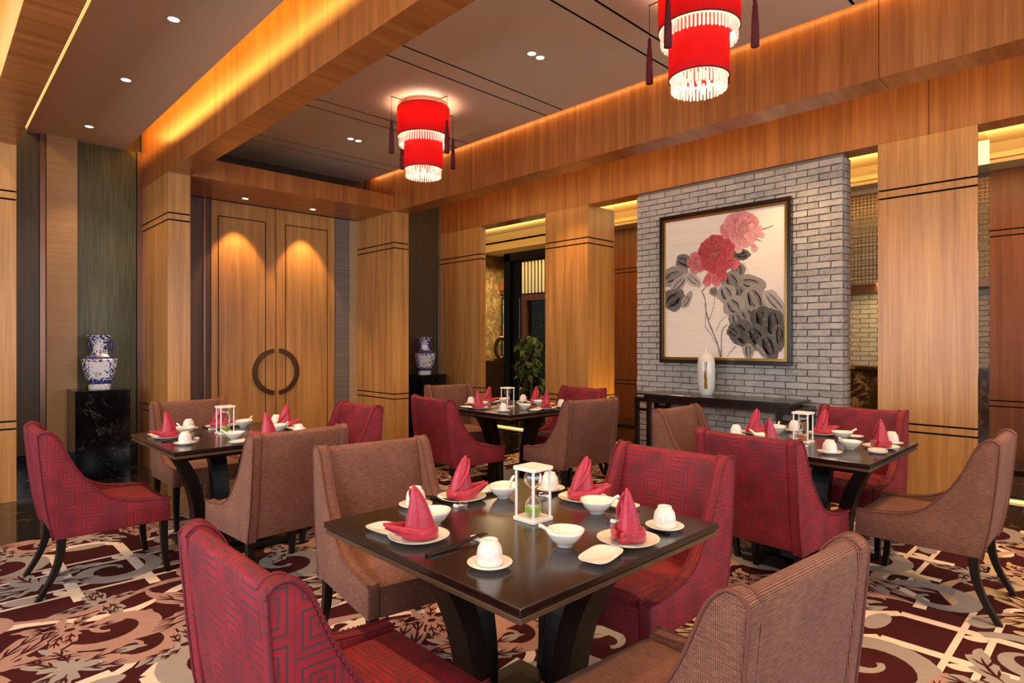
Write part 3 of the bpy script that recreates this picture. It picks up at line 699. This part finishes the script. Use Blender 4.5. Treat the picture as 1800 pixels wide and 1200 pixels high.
chair('brown', 'brown tweed chair in the foreground right, back to the viewer, cropped below', .495, 1.42, '+y', -5)
chair('brown', 'brown tweed chair on the far left side of the front table', 2.665, 1.60, '-y', -8)
chair('red', 'crimson greek-key chair on the far right side of the front table', 2.50, 1.49, '-x')
chair('red', 'crimson chair in profile at far left, its legs fully visible', .45, 4.38, '+x')
chair('brown', 'brown tweed chair with its back to the viewer at the left rear table', 3.25, 1.53, '+y', 3)
chair('brown', 'brown tweed chair against the green panels, far side of the left rear table', 5.60, 1.62, '-y')
chair('red', 'crimson chair on the right of the left rear table, before the doors', 2.53, 4.30, '-x')
chair('red', 'crimson chair with its plain back left of the middle back table', 3.19, 4.33, '+x', -4)
chair('brown', 'brown tweed chair near the dark pedestal, behind the middle back table', 5.55, 4.34, '-y', -12)
chair('red', 'crimson chair in front of the square column, far right of the middle back table', 5.15, 4.16, '-x')
chair('brown', 'brown tweed chair with its back to the viewer at the middle back table', 3.23, 4.13, '+y', -9)
chair('red', 'crimson greek-key chair with its back to the viewer at the right table', 3.11, 1.45, '+x', -4)
chair('brown', 'brown tweed chair before the console at the right table', 2.45, 4.08, '-y')
chair('red', 'crimson greek-key chair beside the broad wood column at the right table', 5.03, 1.42, '-x')
chair('brown', 'dark brown tweed chair in profile at far right, its legs visible', .47, 4.06, '+y')

# ------------------------------------------------------------------ tables
def make_table(label):
    t = thing('dining_table', label, 'table')
    obj('tabletop', MB().box(-.5, .5, -.5, .5, .728, .75), 'lacquer', t, .003, 2)
    obj('edge_groove', MB().box(-.491, .491, -.491, .491, .722, .7285), 'groove', t)
    obj('edge_band', MB().box(-.497, .497, -.497, .497, .706, .7225), 'edge', t, .003)
    ap = MB(); h0, h1 = .49, .43
    ap.loft([[(-h1, -h1, .678), (h1, -h1, .678), (h1, h1, .678), (-h1, h1, .678)], [(-h0, -h0, .706), (h0, -h0, .706), (h0, h0, .706), (-h0, h0, .706)]], True, False)
    obj('apron', ap, 'legwood', t)
    obj('plinth', MB().box(-.30, .30, -.30, .30, 0, .05), 'legwood', t, .012); obj('plinth_step', MB().box(-.21, .21, -.21, .21, .05, .07), 'legwood', t, .006)
    for k in range(4):
        ca, sa = math.cos(k*PI/2), math.sin(k*PI/2); rings = []
        for (r, z, th, wd) in catmull([(.40, .69, .035, .062), (.335, .62, .036, .06), (.275, .50, .037, .058), (.235, .36, .037, .056), (.215, .2, .038, .058), (.225, .07, .042, .062)], 3):
            q = []
            for a, b in ((-th, -wd), (th, -wd), (th, wd), (-th, wd)): x, y = r+a, b; q.append((x*ca-y*sa, x*sa+y*ca, z))
            rings.append(q)
        obj('leg', MB().loft(rings, True, False), 'legwood', t, .003)
    return t
TB = [((1.54, 1.54), 'front'), ((1.56, 4.42), 'left rear'), ((4.20, 4.34), 'middle back'), ((4.08, 1.48), 'right')]
TL = ['square dark lacquered table in the foreground, laid for four', 'square dark table at left before the green panels and doors', 'square dark table farthest back, between the columns', 'square dark table at right before the brick wall']
tp = None
for (c, nm), lb in zip(TB, TL):
    o = make_table(lb) if tp is None else copy_tree(tp)
    tp = tp or o; o.location = (c[0], c[1], .0028); tag(o, lb, 'table', 'square dining tables')
TZ = .753
# ---- tableware prototypes (local z=0 is the table top)
def sq(n, a, p=3.0):   # superellipse radius 1
    c, s = math.cos(a), math.sin(a); return (abs(c)**(2/p)*(1 if c > 0 else -1), abs(s)**(2/p)*(1 if s > 0 else -1))
def dishloft(mb, prof, sx=1, sy=1, p=2.0, n=28, tip=0):
    rings = []
    for r, z in prof:
        q = []
        for i in range(n):
            x, y = sq(n, 2*PI*i/n, p); k = 1+tip*max(0, x)**3; q.append((x*r*sx*k, y*r*sy, z+tip*.03*max(0, x)**4*(r/.06)))
        rings.append(q)
    return mb.loft(rings, True)
P = {}
def proto_obj(name, mb, m, bevel=0): o = obj(name, mb, m, None, bevel); P[name] = o; return o
proto_obj('plate', dishloft(MB(), [(.055, 0), (.060, .003), (.096, .015), (.098, .0175), (.094, .0165), (.062, .007), (.001, .006)], p=2.2), 'china')
proto_obj('side_dish', dishloft(MB(), [(.050, 0), (.055, .002), (.080, .013), (.082, .0155), (.078, .0145), (.056, .006), (.001, .0055)], 1.02, .62, 3.6), 'china')
proto_obj('bowl', dishloft(MB(), [(.026, 0), (.027, .008), (.030, .010), (.044, .022), (.057, .042), (.061, .052), (.059, .052), (.042, .026), (.024, .014), (.001, .013)], p=2.3, tip=.12), 'china')
proto_obj('saucer', dishloft(MB(), [(.034, 0), (.036, .003), (.062, .011), (.066, .015), (.064, .0155), (.036, .008), (.001, .007)]), 'china')
cupmb = MB(); rings = []
for r, z in ((.036, 0), (.0385, .006), (.038, .030), (.034, .050), (.026, .062), (.0235, .0645), (.0235, .071), (.019, .071), (.017, .067), (.001, .067)):
    rings.append([((r*(1+.018*math.cos(12*(2*PI*i/48)+z*60)))*math.cos(2*PI*i/48), (r*(1+.018*math.cos(12*(2*PI*i/48)+z*60)))*math.sin(2*PI*i/48), z) for i in range(48)])
cupmb.loft(rings, True); proto_obj('cup', cupmb, 'china')
sp = MB(); sp.tube(catmull([(-.018, 0, .022), (.0, 0, .017), (.02, 0, .022), (.045, 0, .045), (.075, 0, .066), (.088, 0, .072)], 3), [.006, .009, .011, .012, .012, .011, .009, .007, .0062, .006, .006, .006, .0065, .007, .0065, .005][:16], 8); proto_obj('spoon', sp, 'china')
rs = MB(); rs.loft([[(x, y*w_, z*h_) for x in (xx,) for y, z in ((-.011, 0), (.011, 0), (.009, 1), (-.009, 1))] for xx, w_, h_ in ((-.030, .9, .012), (-.022, 1.1, .013), (-.006, .7, .008), (.006, .7, .008), (.022, 1.1, .013), (.030, .9, .012))], True, False); proto_obj('chopstick_rest', rs, 'china', .002)
ck = MB(); ck.loft([[(x, -h, -h), (x, h, -h), (x, h, h), (x, -h, h)] for x, h in ((-.135, .0036), (0, .003), (.115, .0018))], True, False); proto_obj('chopstick', ck, 'chop', .0006)
# napkin folded as a pointed hat with a cuff and two tails
def make_napkin():
    t = thing('folded_napkin', None, None)
    mb = MB(); rings = []
    for k in range(15):
        u = k/14; r = .053*(1-u)**.72+.004; cx = -.006+.024*u*u; q = []
        for i in range(20):
            a = 2*PI*i/20; rr = r*(1+.10*math.cos(a-.6-u*1.5)+ (.09 if i in (4, 5) else 0)); q.append((cx+rr*math.cos(a), rr*.74*math.sin(a), .006+.165*u))
        rings.append(q)
    mb.loft(rings, True); obj('peak', mb, 'napkin', t)
    # spiral lapel
    lp = MB(); pts = []
    for k in range(12):
        u = k/11; r = .053*(1-u*.9)**.72+.0075; a = 2.4-1.9*u; pts.append((-.006+.024*u*u*.8+r*math.cos(a), -r*.76*math.sin(a), .03+.130*u))
    lp.tube(pts, [.003+.004*math.sin(PI*k/11) for k in range(12)], 6); obj('lapel', lp, 'napkin', t)
    for s, ph_ in ((1, 0), (-1, .004)):
        cf = MB(); rings = []; path = catmull([(-.056, 0, .020, .015), (-.046, .030*s, .021, .018), (-.005, .049*s, .022, .019), (.034, .040*s, .026, .018), (.070, .024*s, .036, .014), (.112, .014*s+ph_, .050, .006)], 4)
        n = len(path)
        for i, (x, y, zc, hh) in enumerate(path):
            a = path[max(i-1, 0)]; b = path[min(i+1, n-1)]; d = math.hypot(b[0]-a[0], b[1]-a[1]) or 1; nx, ny = -(b[1]-a[1])/d, (b[0]-a[0])/d; th = .0065
            rings.append([(x+nx*th*c_, y+ny*th*c_, zc+hh*s_) for c_, s_ in ((1, -.9), (1.3, 0), (.9, .85), (0, 1), (-.9, .85), (-1, 0), (-.9, -.9), (0, -1))])
        cf.loft(rings, True); obj('cuff', cf, 'napkin', t)
    fold = MB(); fold.tube(catmull([(-.052, .004, .026), (-.036, -.036, .030), (.0, -.051, .033), (.035, -.042, .038), (.068, -.027, .045)], 4), [.004]*16+[.003], 6); obj('cuff_fold', fold, 'napkin', t)
    return t
P['folded_napkin'] = make_napkin()
used = set()
def put(kind, label, cat, x, y, z=0, rz=0, group=None, ry=0):
    s = P[kind]
    if kind not in used: o = s; used.add(kind)
    else: o = copy_tree(s)
    o.location = (x, y, TZ+z); o.rotation_euler = (0, ry, rz); tag(o, label, cat, group); return o
SEATS = {  # local layouts measured on the front table: plate, dish, bowl, cup, rest
 'A': dict(side='near left', f=0, plate=(-.37, .10), dish=(-.40, .235), bowl=(-.235, .20), cup=(-.365, -.24), rest=(-.24, -.045), nap=2.6),
 'B': dict(side='far left', f=-PI/2, plate=(.05, .39), dish=(.21, .41), bowl=(.195, .295), cup=(-.15, .43), rest=(-.02, .315), nap=-.2),
 'C': dict(side='far right', f=PI, plate=(.40, .04), dish=(.415, -.125), bowl=(.29, -.115), cup=(.42, .24), rest=(.33, .185), nap=-.7),
 'D': dict(side='near right', f=PI/2, plate=(.095, -.395), dish=(-.085, -.425), bowl=(-.075, -.275), cup=(.305, -.40), rest=(.255, -.235), nap=3.6)}
OFF = {('right', 'B'): (.06, .0), ('right', 'A'): (.05, .0), ('middle back', 'A'): (.02, -.02)}
NAPR = {('left rear', 'A'): 3.2, ('left rear', 'B'): -.6, ('left rear', 'C'): -.6, ('left rear', 'D'): 3.0, ('middle back', 'A'): 3.2, ('middle back', 'B'): -.4, ('middle back', 'C'): .2, ('middle back', 'D'): 3.9,
        ('right', 'A'): 3.3, ('right', 'B'): -.5, ('right', 'C'): -.7, ('right', 'D'): 3.3}
for (c, nm), sand in zip(TB, ('green_sand', 'green_sand', 'pink_sand', 'orange_sand')):
    for key, s in SEATS.items():
        dx, dy = OFF.get((nm, key), (0, 0)); X = lambda k: (c[0]+s[k][0]+dx, c[1]+s[k][1]+dy)
        wh = '%s place of the %s table' % (s['side'], nm); f = s['f']; jr = random.uniform(-.15, .15)
        put('plate', 'white plate under the napkin, '+wh, 'plate', *X('plate'), 0, f+jr, 'white plates')
        put('folded_napkin', 'crimson napkin folded to a point, '+wh, 'napkin', *X('plate'), .007, NAPR.get((nm, key), s['nap'])+jr, 'folded napkins')
        put('side_dish', 'oblong white side dish, '+wh, 'dish', *X('dish'), 0, f-PI/2+jr+(.35 if key == 'D' else 0), 'oblong dishes')
        put('bowl', 'small white bowl holding a spoon, '+wh, 'bowl', *X('bowl'), 0, f+2.2+jr, 'small white bowls')
        bx, by = X('bowl'); put('spoon', 'white spoon resting in the bowl, '+wh, 'spoon', bx, by, 0, f+(1.9 if key != 'D' else 1.2)+jr, 'porcelain spoons')
        put('saucer', 'round white saucer under the upturned cup, '+wh, 'saucer', *X('cup'), 0, jr, 'white saucers')
        put('cup', 'white ribbed cup upturned on its saucer, '+wh, 'cup', *X('cup'), .008, jr, 'upturned white cups')
        put('chopstick_rest', 'white chopstick rest, '+wh, 'chopstick rest', *X('rest'), 0, f+PI/2, 'chopstick rests')
        rx, ry_ = X('rest'); off = -.075
        for q, sd in ((-.006, 'right'), (.006, 'left')):
            px, py = rx+math.cos(f)*off-math.sin(f)*q, ry_+math.sin(f)*off+math.cos(f)*q
            put('chopstick', sd+' black chopstick on its rest, '+wh, 'chopstick', px, py, .010, f+(.05 if q > 0 else .03), 'black chopsticks', ry=-.048)
    # hourglass
    hx, hy = {'front': (.06, -.005), 'left rear': (-.02, .06), 'middle back': (-.04, 0), 'right': (-.01, .02)}[nm]
    h = thing('hourglass', 'white framed hourglass with %s sand on the %s table' % (sand.split('_')[0], nm), 'hourglass', (c[0]+hx, c[1]+hy, TZ), 0, 'hourglasses')
    for z in (0, .183):
        ob = MB(); a, b = .056, .046; oc = [(a, -b), (a, b), (b, a), (-b, a), (-a, b), (-a, -b), (-b, -a), (b, -a)]
        ob.loft([[(x, y, z) for x, y in oc], [(x, y, z+.011) for x, y in oc]], True, False); obj('board', ob, 'white', h, .0015)
    for sx in (-1, 1):
        for sy in (-1, 1): obj('post', MB().lathe([(.005, .011), (.005, .183)], 8, (sx*.043, sy*.043, 0)), 'white', h)
    pr_ = [(.006, .012), (.021, .016), (.032, .030), (.035, .046), (.030, .064), (.015, .082), (.0035, .094), (.0035, .100), (.015, .113), (.030, .131), (.035, .149), (.032, .165), (.021, .178), (.006, .182)]
    inn = [(max(r-.0012, .002), z) for r, z in pr_][::-1]
    obj('glass_bulb', MB().lathe(pr_+inn+[pr_[0]], 24), 'glass', h)
    tp_ = sand == 'orange_sand'
    obj('sand', MB().lathe([(.001, .0135), (.018, .0165), (.0295, .030), (.0325, .040), (.001, .052)], 20), sand, h)
    if nm in ('right', 'middle back'): obj('sand', MB().lathe([(.001, .102), (.010, .114), (.019, .130), (.001, .128)], 20), sand, h)
    obj('bulb_cap', MB().lathe([(.001, .183), (.012, .183), (.010, .176), (.001, .176)], 12), 'white', h)

# ------------------------------------------------------------------ pedestals and vases
def pedestal(label, x0, x1, y0, y1):
    t = thing('marble_pedestal', label, 'pedestal', ((x0+x1)/2, (y0+y1)/2, 0)); a, b = (x1-x0)/2, (y1-y0)/2
    box('body', 'marble_black', (-a, a, -b, b, 0, .42), t, .002); box('body', 'marble_black', (-a, a, -b, b, .422, .885), t, .002); box('cap', 'marble_black', (-a-.003, a+.003, -b-.003, b+.003, .886, .905), t, .002)
pedestal('black veined marble pedestal at left, carrying the larger-looking vase', 1.10, 1.575, 7.34, 7.80)
pedestal('black marble pedestal in the recess between the wood columns', 5.28, 5.74, 7.34, 7.80)
def make_vase(label):
    t = thing('porcelain_vase', label, 'vase'); mb = MB(); rings = []
    for hx, hy, z, ch in ((.095, .070, 0, .3), (.098, .072, .045, .3), (.082, .060, .05, .3), (.088, .066, .058, .3), (.112, .082, .11, .3), (.140, .10, .20, .3), (.152, .108, .29, .3), (.158, .112, .305, .3), (.150, .105, .312, .3), (.120, .088, .335, .32), (.080, .062, .365, .34), (.068, .054, .39, .36), (.066, .052, .44, .36), (.074, .060, .50, .36), (.10, .080, .545, .36), (.112, .09, .556, .36), (.108, .086, .562, .36), (.09, .07, .556, .36), (.055, .045, .48, .36)):
        c_ = ch; rings.append([(hx*a, hy*b, z) for a, b in ((1, -1+c_), (1, 1-c_), (1-c_*.8, 1), (-1+c_*.8, 1), (-1, 1-c_), (-1, -1+c_), (-1+c_*.8, -1), (1-c_*.8, -1))])
    mb.loft(rings, True, False); obj('body', mb, 'bw', t, .003)
    for s in (-1, 1):
        hb = MB(); hb.tube([(s*.070, 0, .415), (s*.092, 0, .405), (s*.104, 0, .44), (s*.098, 0, .475), (s*.088, 0, .49), (s*.074, 0, .48)], [.008, .014, .017, .018, .016, .009], 8); obj('handle', hb, 'bw_handle', t)
    return t
v1 = make_vase('blue and white porcelain vase on the left marble pedestal'); v1.location = (1.35, 7.57, .905); v1.rotation_euler = (0, 0, math.radians(-14))
v2 = copy_tree(v1); v2.location = (5.50, 7.57, .905); v2.rotation_euler = (0, 0, math.radians(-25)); v2['label'] = 'blue and white porcelain vase in the recess between columns'
for v in (v1, v2): v['group'] = 'blue and white vases'
# ------------------------------------------------------------------ console, white vase
cn = thing('console_table', 'long black lacquered console standing against the brick wall', 'console', (5.75, 2.94, .0028))
box('top', 'lacquer', (-.25, .25, -.80, .80, .83, .85), cn, .003); box('apron', 'lacquer', (-.215, .215, -.86, .86, .755, .80), cn, .003); box('neck', 'lacquer', (-.2, .2, -.74, .74, .80, .83), cn)
for s in (-1, 1):
    y = s*.84
    for sx in (-1, 1):
        for q in (0, 1): yy = s*(.835-.15*q); box('leg', 'lacquer', (sx*.19-.022, sx*.19+.022, yy-.022, yy+.022, 0, .755), cn, .002)
        box('cross_bar', 'lacquer', (sx*.19-.02, sx*.19+.02, min(s*.70, s*.82), max(s*.70, s*.82), .655, .685), cn)
    box('side_bar', 'lacquer', (-.17, .17, y-.02, y+.02, .05, .08), cn)
wv = thing('white_bottle_vase', 'tall white bottle vase with a brown streak, on the console', 'vase', (5.75, 3.07, .8523))
obj('body', MB().lathe([(.001, 0), (.055, 0), (.062, .01), (.078, .06), (.086, .14), (.088, .25), (.086, .33), (.076, .385), (.055, .415), (.022, .43), (.008, .436), (.0075, .485), (.001, .485)], 32), 'wvase', wv)

# ------------------------------------------------------------------ picture
F_ = 1069.6
def art_pt(cx, cy):      # sketch coordinates -> wall (y, z) on the picture plane
    px, py = 1150+cx/3.872, 340+cy/3.872; u = (px-900)/F_; d = 5.97/(.6972+u*.7169); return (.7169-u*.6972)*d, 1.4-(py-600)*d/F_
pc = thing('framed_painting', 'framed ink painting of pink and red peonies on the brick wall', 'painting', (5.97, 3.02, 1.98))
YA0, YA1, ZA0, ZA1 = 2.305-3.02, 3.745-3.02, 1.165-1.98, 2.79-1.98
box('canvas', 'paper', (.008, .02, YA0+.05, YA1-.05, ZA0+.05, ZA1-.05), pc)
for nm_, m_, e0, e1, xa, xb in (('frame', 'lacquer', 0, .038, -.022, .03), ('fillet', 'brass', .038, .066, -.010, .022)):
    a0, a1, b0, b1 = YA0+e0, YA1-e0, ZA0+e0, ZA1-e0; w_ = e1-e0
    for r in ((a0, a1, b0, b0+w_), (a0, a1, b1-w_, b1), (a0, a0+w_, b0+w_, b1-w_), (a1-w_, a1, b0+w_, b1-w_)): box(nm_, m_, (xa, xb, *r), pc, .003)
AV = []; AF = []; AC = []; az = [0]
ylo, yhi, zlo, zhi = YA0+.067, YA1-.067, ZA0+.067, ZA1-.067
def apoly(pts, cc, ec, ctr=None):
    P_ = [art_pt(*p) for p in pts]; c = art_pt(*ctr) if ctr else (sum(p[0] for p in P_)/len(P_), sum(p[1] for p in P_)/len(P_)); az[0] += 1; x = .0078-az[0]*.000012; o = len(AV)
    cl = lambda p: (x, max(ylo, min(yhi, p[0]-3.02)), max(zlo, min(zhi, p[1]-1.98)))
    AV.append(cl(c)); AC.append(cc)
    for p in P_: AV.append(cl(p)); AC.append(ec)
    n = len(P_)
    for i in range(n): AF.append((o, o+1+i, o+1+(i+1) % n))
ra = random.Random(11)
def mixc(a, b, t): return tuple(a[i]*(1-t)+b[i]*t for i in range(3))
def lin(h): return rgb(h)[:3]
PAP = lin('dcd2c6'); INK = lin('1c1718')
def aleaf(cx, cy, ln, wd, ang, sh):
    a = math.radians(ang); sh = max(0, sh*.95-.06); base = mixc(INK, PAP, sh); edge = mixc(INK, PAP, min(1, sh+.05)); n = 20; ca, sa = math.cos(a), math.sin(a)
    pts = []; ph = ra.uniform(0, 6)
    for k in range(2*n):
        t = PI*k/n; r_ = 1+.045*math.sin(5*t+ph)+.03*ra.uniform(-1, 1); x = math.cos(t)*ln*.55*r_; y = math.sin(t)*wd*.66*r_*(1-.25*math.cos(t)); pts.append((cx+x*ca-y*sa, cy+x*sa+y*ca))
    apoly(pts, base, edge, (cx-ln*.18*ca, cy-ln*.18*sa))
    # wet-brush streaks
    for v in (-.34, -.2, -.06, .1, .24, .36):
        t1 = ra.uniform(.25, .42); dk = mixc(INK, PAP, max(0, min(1, sh+ra.choice((-.07, .07, -.05))))); q = []; r = []
        for k in range(7):
            t = k/6; x = (-.45+(t1+.45)*t)*ln; y = v*wd*math.sin(PI*(.12+.75*t)); wq = wd*.035*math.sin(PI*t)+.3
            q.append((cx+x*ca-(y-wq)*sa, cy+x*sa+(y-wq)*ca)); r.append((cx+x*ca-(y+wq)*sa, cy+x*sa+(y+wq)*ca))
        apoly(q+r[::-1], dk, dk)
def aline(pts, w0, w1, sh):
    pts = catmull(pts, 4); n = len(pts); q = []; r = []
    for i, (x, y) in enumerate(pts):
        a, b = pts[max(i-1, 0)], pts[min(i+1, n-1)]; d = math.hypot(b[0]-a[0], b[1]-a[1]) or 1; w_ = (w0+(w1-w0)*i/n)*ra.uniform(.7, 1.3)/2; nx, ny = -(b[1]-a[1])/d*w_, (b[0]-a[0])/d*w_
        q.append((x+nx, y+ny)); r.append((x-nx, y-ny))
    for i in range(n-1): apoly([q[i], q[i+1], r[i+1], r[i]], mixc(INK, PAP, sh), mixc(INK, PAP, sh))
def petal(cx, cy, ang, ln, wd, c0, c1):
    a = math.radians(ang); ca, sa = math.cos(a), math.sin(a); n = 22; pts = []
    for k in range(n):
        t = 2*PI*k/n; x = ln*.54+ln*.46*math.cos(t)*(1+.05*ra.uniform(-1, 1)); y = wd*.62*math.sin(t)*(.72+.28*math.cos(t))*(1+.07*ra.uniform(-1, 1))
        if math.cos(t) > .93: x -= ln*.05
        pts.append((cx+x*ca-y*sa, cy+x*sa+y*ca))
    apoly(pts, mixc(c0, c1, .25), c1, (cx+ln*.36*ca, cy+ln*.36*sa))
    for v in (-.30, -.1, .1, .30):
        q = [(cx+k*ln*ca-v*wd*m_*sa, cy+k*ln*sa+v*wd*m_*ca) for k, m_ in ((.2, .4), (.5, 1), (.85, 1.2))]
        q = q+[(p[0]+1.8, p[1]+1.4) for p in q[::-1]]; apoly(q, mixc(c0, c1, .1), mixc(c0, c1, .4))
def peony(cx, cy, R, c0, c1, rings_):
    for k, (fr, n) in enumerate(rings_):
        for i in range(n):
            t = ra.uniform(0, .45); petal(cx+ra.uniform(-4, 4), cy+ra.uniform(-4, 4), 360*i/n+k*23+ra.uniform(-8, 8), R*fr*ra.uniform(.78, 1.16), R*fr*.80, mixc(c0, lin('60101c'), .25*k), mixc(c1, c0, t))
    for i in range(26):
        a = ra.uniform(0, 2*PI); r = ra.uniform(.04, .2)*R; x, y = cx+r*math.cos(a), cy+r*math.sin(a); apoly([(x-2, y), (x, y-3), (x+3, y), (x, y+3)], lin('c89040'), lin('b06820'))
for lf_ in ((205, 465, 110, 75, 20, .22), (140, 560, 170, 100, -25, .42), (170, 610, 150, 60, -50, .6), (135, 718, 150, 110, -38, .16), (222, 722, 120, 42, -62, .55), (265, 590, 120, 60, 40, .72),
    (595, 415, 110, 60, 0, .10), (570, 525, 100, 74, 85, .28), (665, 612, 180, 88, 8, .40), (535, 612, 160, 110, 60, .33), (582, 690, 100, 72, 80, .25), (492, 690, 130, 100, 65, .48), (405, 670, 60, 46, 60, .35),
    (690, 740, 210, 140, 65, .42), (820, 745, 200, 80, 50, .62), (545, 775, 140, 110, 50, .48), (650, 860, 170, 120, 60, .36), (560, 870, 120, 80, 75, .34), (860, 900, 190, 60, 80, .42), (595, 960, 190, 120, 55, .12), (540, 945, 90, 60, 40, .1),
    (755, 900, 250, 130, 65, .08), (700, 990, 190, 110, 60, .10), (810, 920, 260, 110, 85, .10), (780, 1050, 180, 110, 70, .12), (850, 980, 170, 70, 88, .14), (640, 1075, 100, 60, 85, .45), (730, 1080, 120, 26, 55, .45)): aleaf(*lf_)
for ln_ in (([(450, 1115), (425, 1010), (372, 880), (350, 790), (345, 720), (320, 660)], 11, 5, .22), ([(455, 1112), (460, 940), (500, 890)], 8, 4, .25), ([(345, 905), (385, 960), (440, 1050)], 4, 3, .3), ([(420, 940), (455, 860), (505, 830)], 3, 3, .35),
    ([(372, 860), (400, 780), (412, 700)], 5, 3, .35), ([(490, 1112), (525, 1070), (550, 1040)], 3, 7, .3), ([(300, 640), (300, 600), (240, 550)], 4, 3, .35), ([(350, 800), (348, 830), (345, 905)], 4, 3, .3), ([(600, 460), (630, 510), (650, 570)], 3, 2, .5), ([(360, 610), (345, 640), (325, 662)], 6, 5, .15),
    ([(720, 245), (770, 232), (808, 216)], 6, 3, .12), ([(680, 308), (710, 316), (735, 326)], 6, 3, .15), ([(630, 385), (650, 415)], 7, 3, .15)): aline(*ln_)
peony(590, 245, 140, lin('b83a50'), lin('dc9a9c'), ((1, 10), (.78, 8), (.5, 7), (.3, 5)))
for a_ in (250, 320, 10, 120, 160): petal(680, 270, a_, 75, 40, lin('c86a78'), lin('e0b0ae'))
petal(565, 340, 80, 70, 50, lin('cc6470'), lin('e4b0b0')); petal(660, 330, 60, 70, 45, lin('c86070'), lin('e0a8a8'))
petal(385, 520, 108, 120, 62, lin('a8142a'), lin('d86a72')); petal(385, 530, 62, 120, 60, lin('a8142a'), lin('d87a80')); petal(440, 480, 76, 125, 80, lin('a0142a'), lin('c03a4a'))
petal(480, 450, 25, 110, 80, lin('a0142a'), lin('d0606a'))
peony(300, 472, 78, lin('b02a3c'), lin('d87a80'), ((1, 6), (.7, 5)))
peony(415, 410, 130, lin('98101f'), lin('b83040'), ((1, 9), (.76, 7), (.5, 6), (.3, 5)))
me = bpy.data.meshes.new('ink_drawing'); me.from_pydata(AV, [], AF); ca = me.color_attributes.new('ink', 'FLOAT_COLOR', 'POINT')
for i, c in enumerate(AC): ca.data[i].color = (*c, 1)
me.materials.append(M['art']); io = bpy.data.objects.new('ink_drawing', me); C.objects.link(io); io.parent = pc

# ------------------------------------------------------------------ lanterns
def make_lantern(label, x, y):
    t = thing('ceiling_lantern', label, 'lamp', (x, y, 3.61), 0, 'red two-tier ceiling lanterns')
    def drum(r, z0, z1): 
        mb = MB().lathe([(r, z0), (r, z1), (r-.004, z1), (r-.004, z0), (r, z0)], 48); o = obj('drum_shade', mb, 'shade', t)
        for z in (z0, z1-.006): obj('rim', MB().lathe([(r+.001, z), (r+.001, z+.006), (r-.005, z+.006), (r-.005, z), (r+.001, z)], 48), 'shade_rim', o)
    drum(.243, -.315, -.045); drum(.180, -.61, -.36)
    obj('ceiling_plate', MB().lathe([(.001, -.02), (.2, -.02), (.2, 0)], 32), 'cream', t)
    obj('diffuser', MB().lathe([(.001, -.36), (.175, -.36)], 32), 'bulb', t)
    for r, z0, z1, n in ((.222, -.395, -.31, 60), (.160, -.685, -.60, 46)):
        cy = MB()
        for i in range(n): a = 2*PI*i/n; cy.lathe([(.001, z1), (.0075, z1), (.0075, z0+.008), (.001, z0+.006*(i % 2))], 5, (r*math.cos(a), r*math.sin(a), 0))
        tag(obj('glass_rod_fringe', cy, 'crystal', t), kind='stuff')
        obj('rim', MB().lathe([(r-.012, z1), (r+.018, z1), (r+.018, z1+.004), (r-.012, z1+.004), (r-.012, z1)], 40), 'bulb', t)
    inner = MB()
    for i in range(26): a = 2*PI*i*.618; r = .14*math.sqrt((i+.5)/26); inner.lathe([(.001, -.60), (.007, -.60), (.007, -.665), (.001, -.67)], 5, (r*math.cos(a), r*math.sin(a), 0))
    tag(obj('glass_rod_cluster', inner, 'crystal', t), kind='stuff')
    for k in range(4):
        a = k*PI/2; cx, sx = math.cos(a), math.sin(a)
        obj('hanger_bar', MB().tube([(.20*cx, .20*sx, -.02), (.355*cx, .355*sx, -.02)], .004, 6), 'tassel', t)
        ts = obj('tassel', MB().lathe([(.002, -.23), (.010, -.24), (.013, -.26), (.010, -.275), (.014, -.30), (.021, -.40), (.024, -.53), (.001, -.53)], 12, (.35*cx, .35*sx, 0)), 'tassel', t)
        obj('cord', MB().tube([(.35*cx, .35*sx, -.02), (.35*cx, .35*sx, -.235)], .002, 5), 'tassel', ts)
    l = bpy.data.lights.new('lantern_glow', 'POINT'); l.energy = 13; l.color = (1, .70, .48); l.shadow_soft_size = .05
    o = bpy.data.objects.new('lantern_glow', l); C.objects.link(o); o.parent = t; o.location = (0, 0, -.12)
    l = bpy.data.lights.new('lantern_lower_glow', 'POINT'); l.energy = 5; l.color = (1, .70, .48); l.shadow_soft_size = .05
    o = bpy.data.objects.new('lantern_lower_glow', l); C.objects.link(o); o.parent = t; o.location = (0, 0, -.50)
make_lantern('red two-tier ceiling lantern in the middle, above the back table', 3.37, 4.65)
make_lantern('red two-tier ceiling lantern at upper right, cropped by the frame', 3.41, 1.87)
# ------------------------------------------------------------------ downlights
def downlight(label, x, y, z, r=.035, n=1):
    t = thing('downlight', label, 'downlight', (x, y, z), 0, 'recessed downlights')
    for k in range(n):
        ox = (k-(n-1)/2)*.095
        obj('trim_ring', MB().lathe([(r+.012, -.002), (r+.012, 0), (r, 0), (r, -.004), (r+.012, -.002)], 20, (ox, 0, -.001)), 'ceil', t); obj('lamp', MB().lathe([(.0001, -.003), (r, -.003)], 20, (ox, 0, 0)), 'dl_glow', t)
    if n == 2: box('cover_plate', 'ceil', (-.11, .11, -.055, .055, -.0015, -.0002), t)
downlight('downlight nearest the top edge in the left ceiling strip', 1.20, 4.44, 3.53)
downlight('middle downlight of the left ceiling strip', 1.20, 5.74, 3.53)
downlight('downlight farthest back in the left ceiling strip, above the vase', 1.20, 7.24, 3.53)
downlight('left downlight in the soffit above the double doors', 2.80, 7.48, 3.12)
downlight('right downlight in the soffit above the double doors', 3.66, 7.48, 3.12)
downlight('twin downlight in the ceiling between the two lanterns', 3.41, 3.24, 3.61, .032, 2)
downlight('twin downlight in the ceiling beyond the middle lantern', 3.41, 5.98, 3.61, .032, 2)
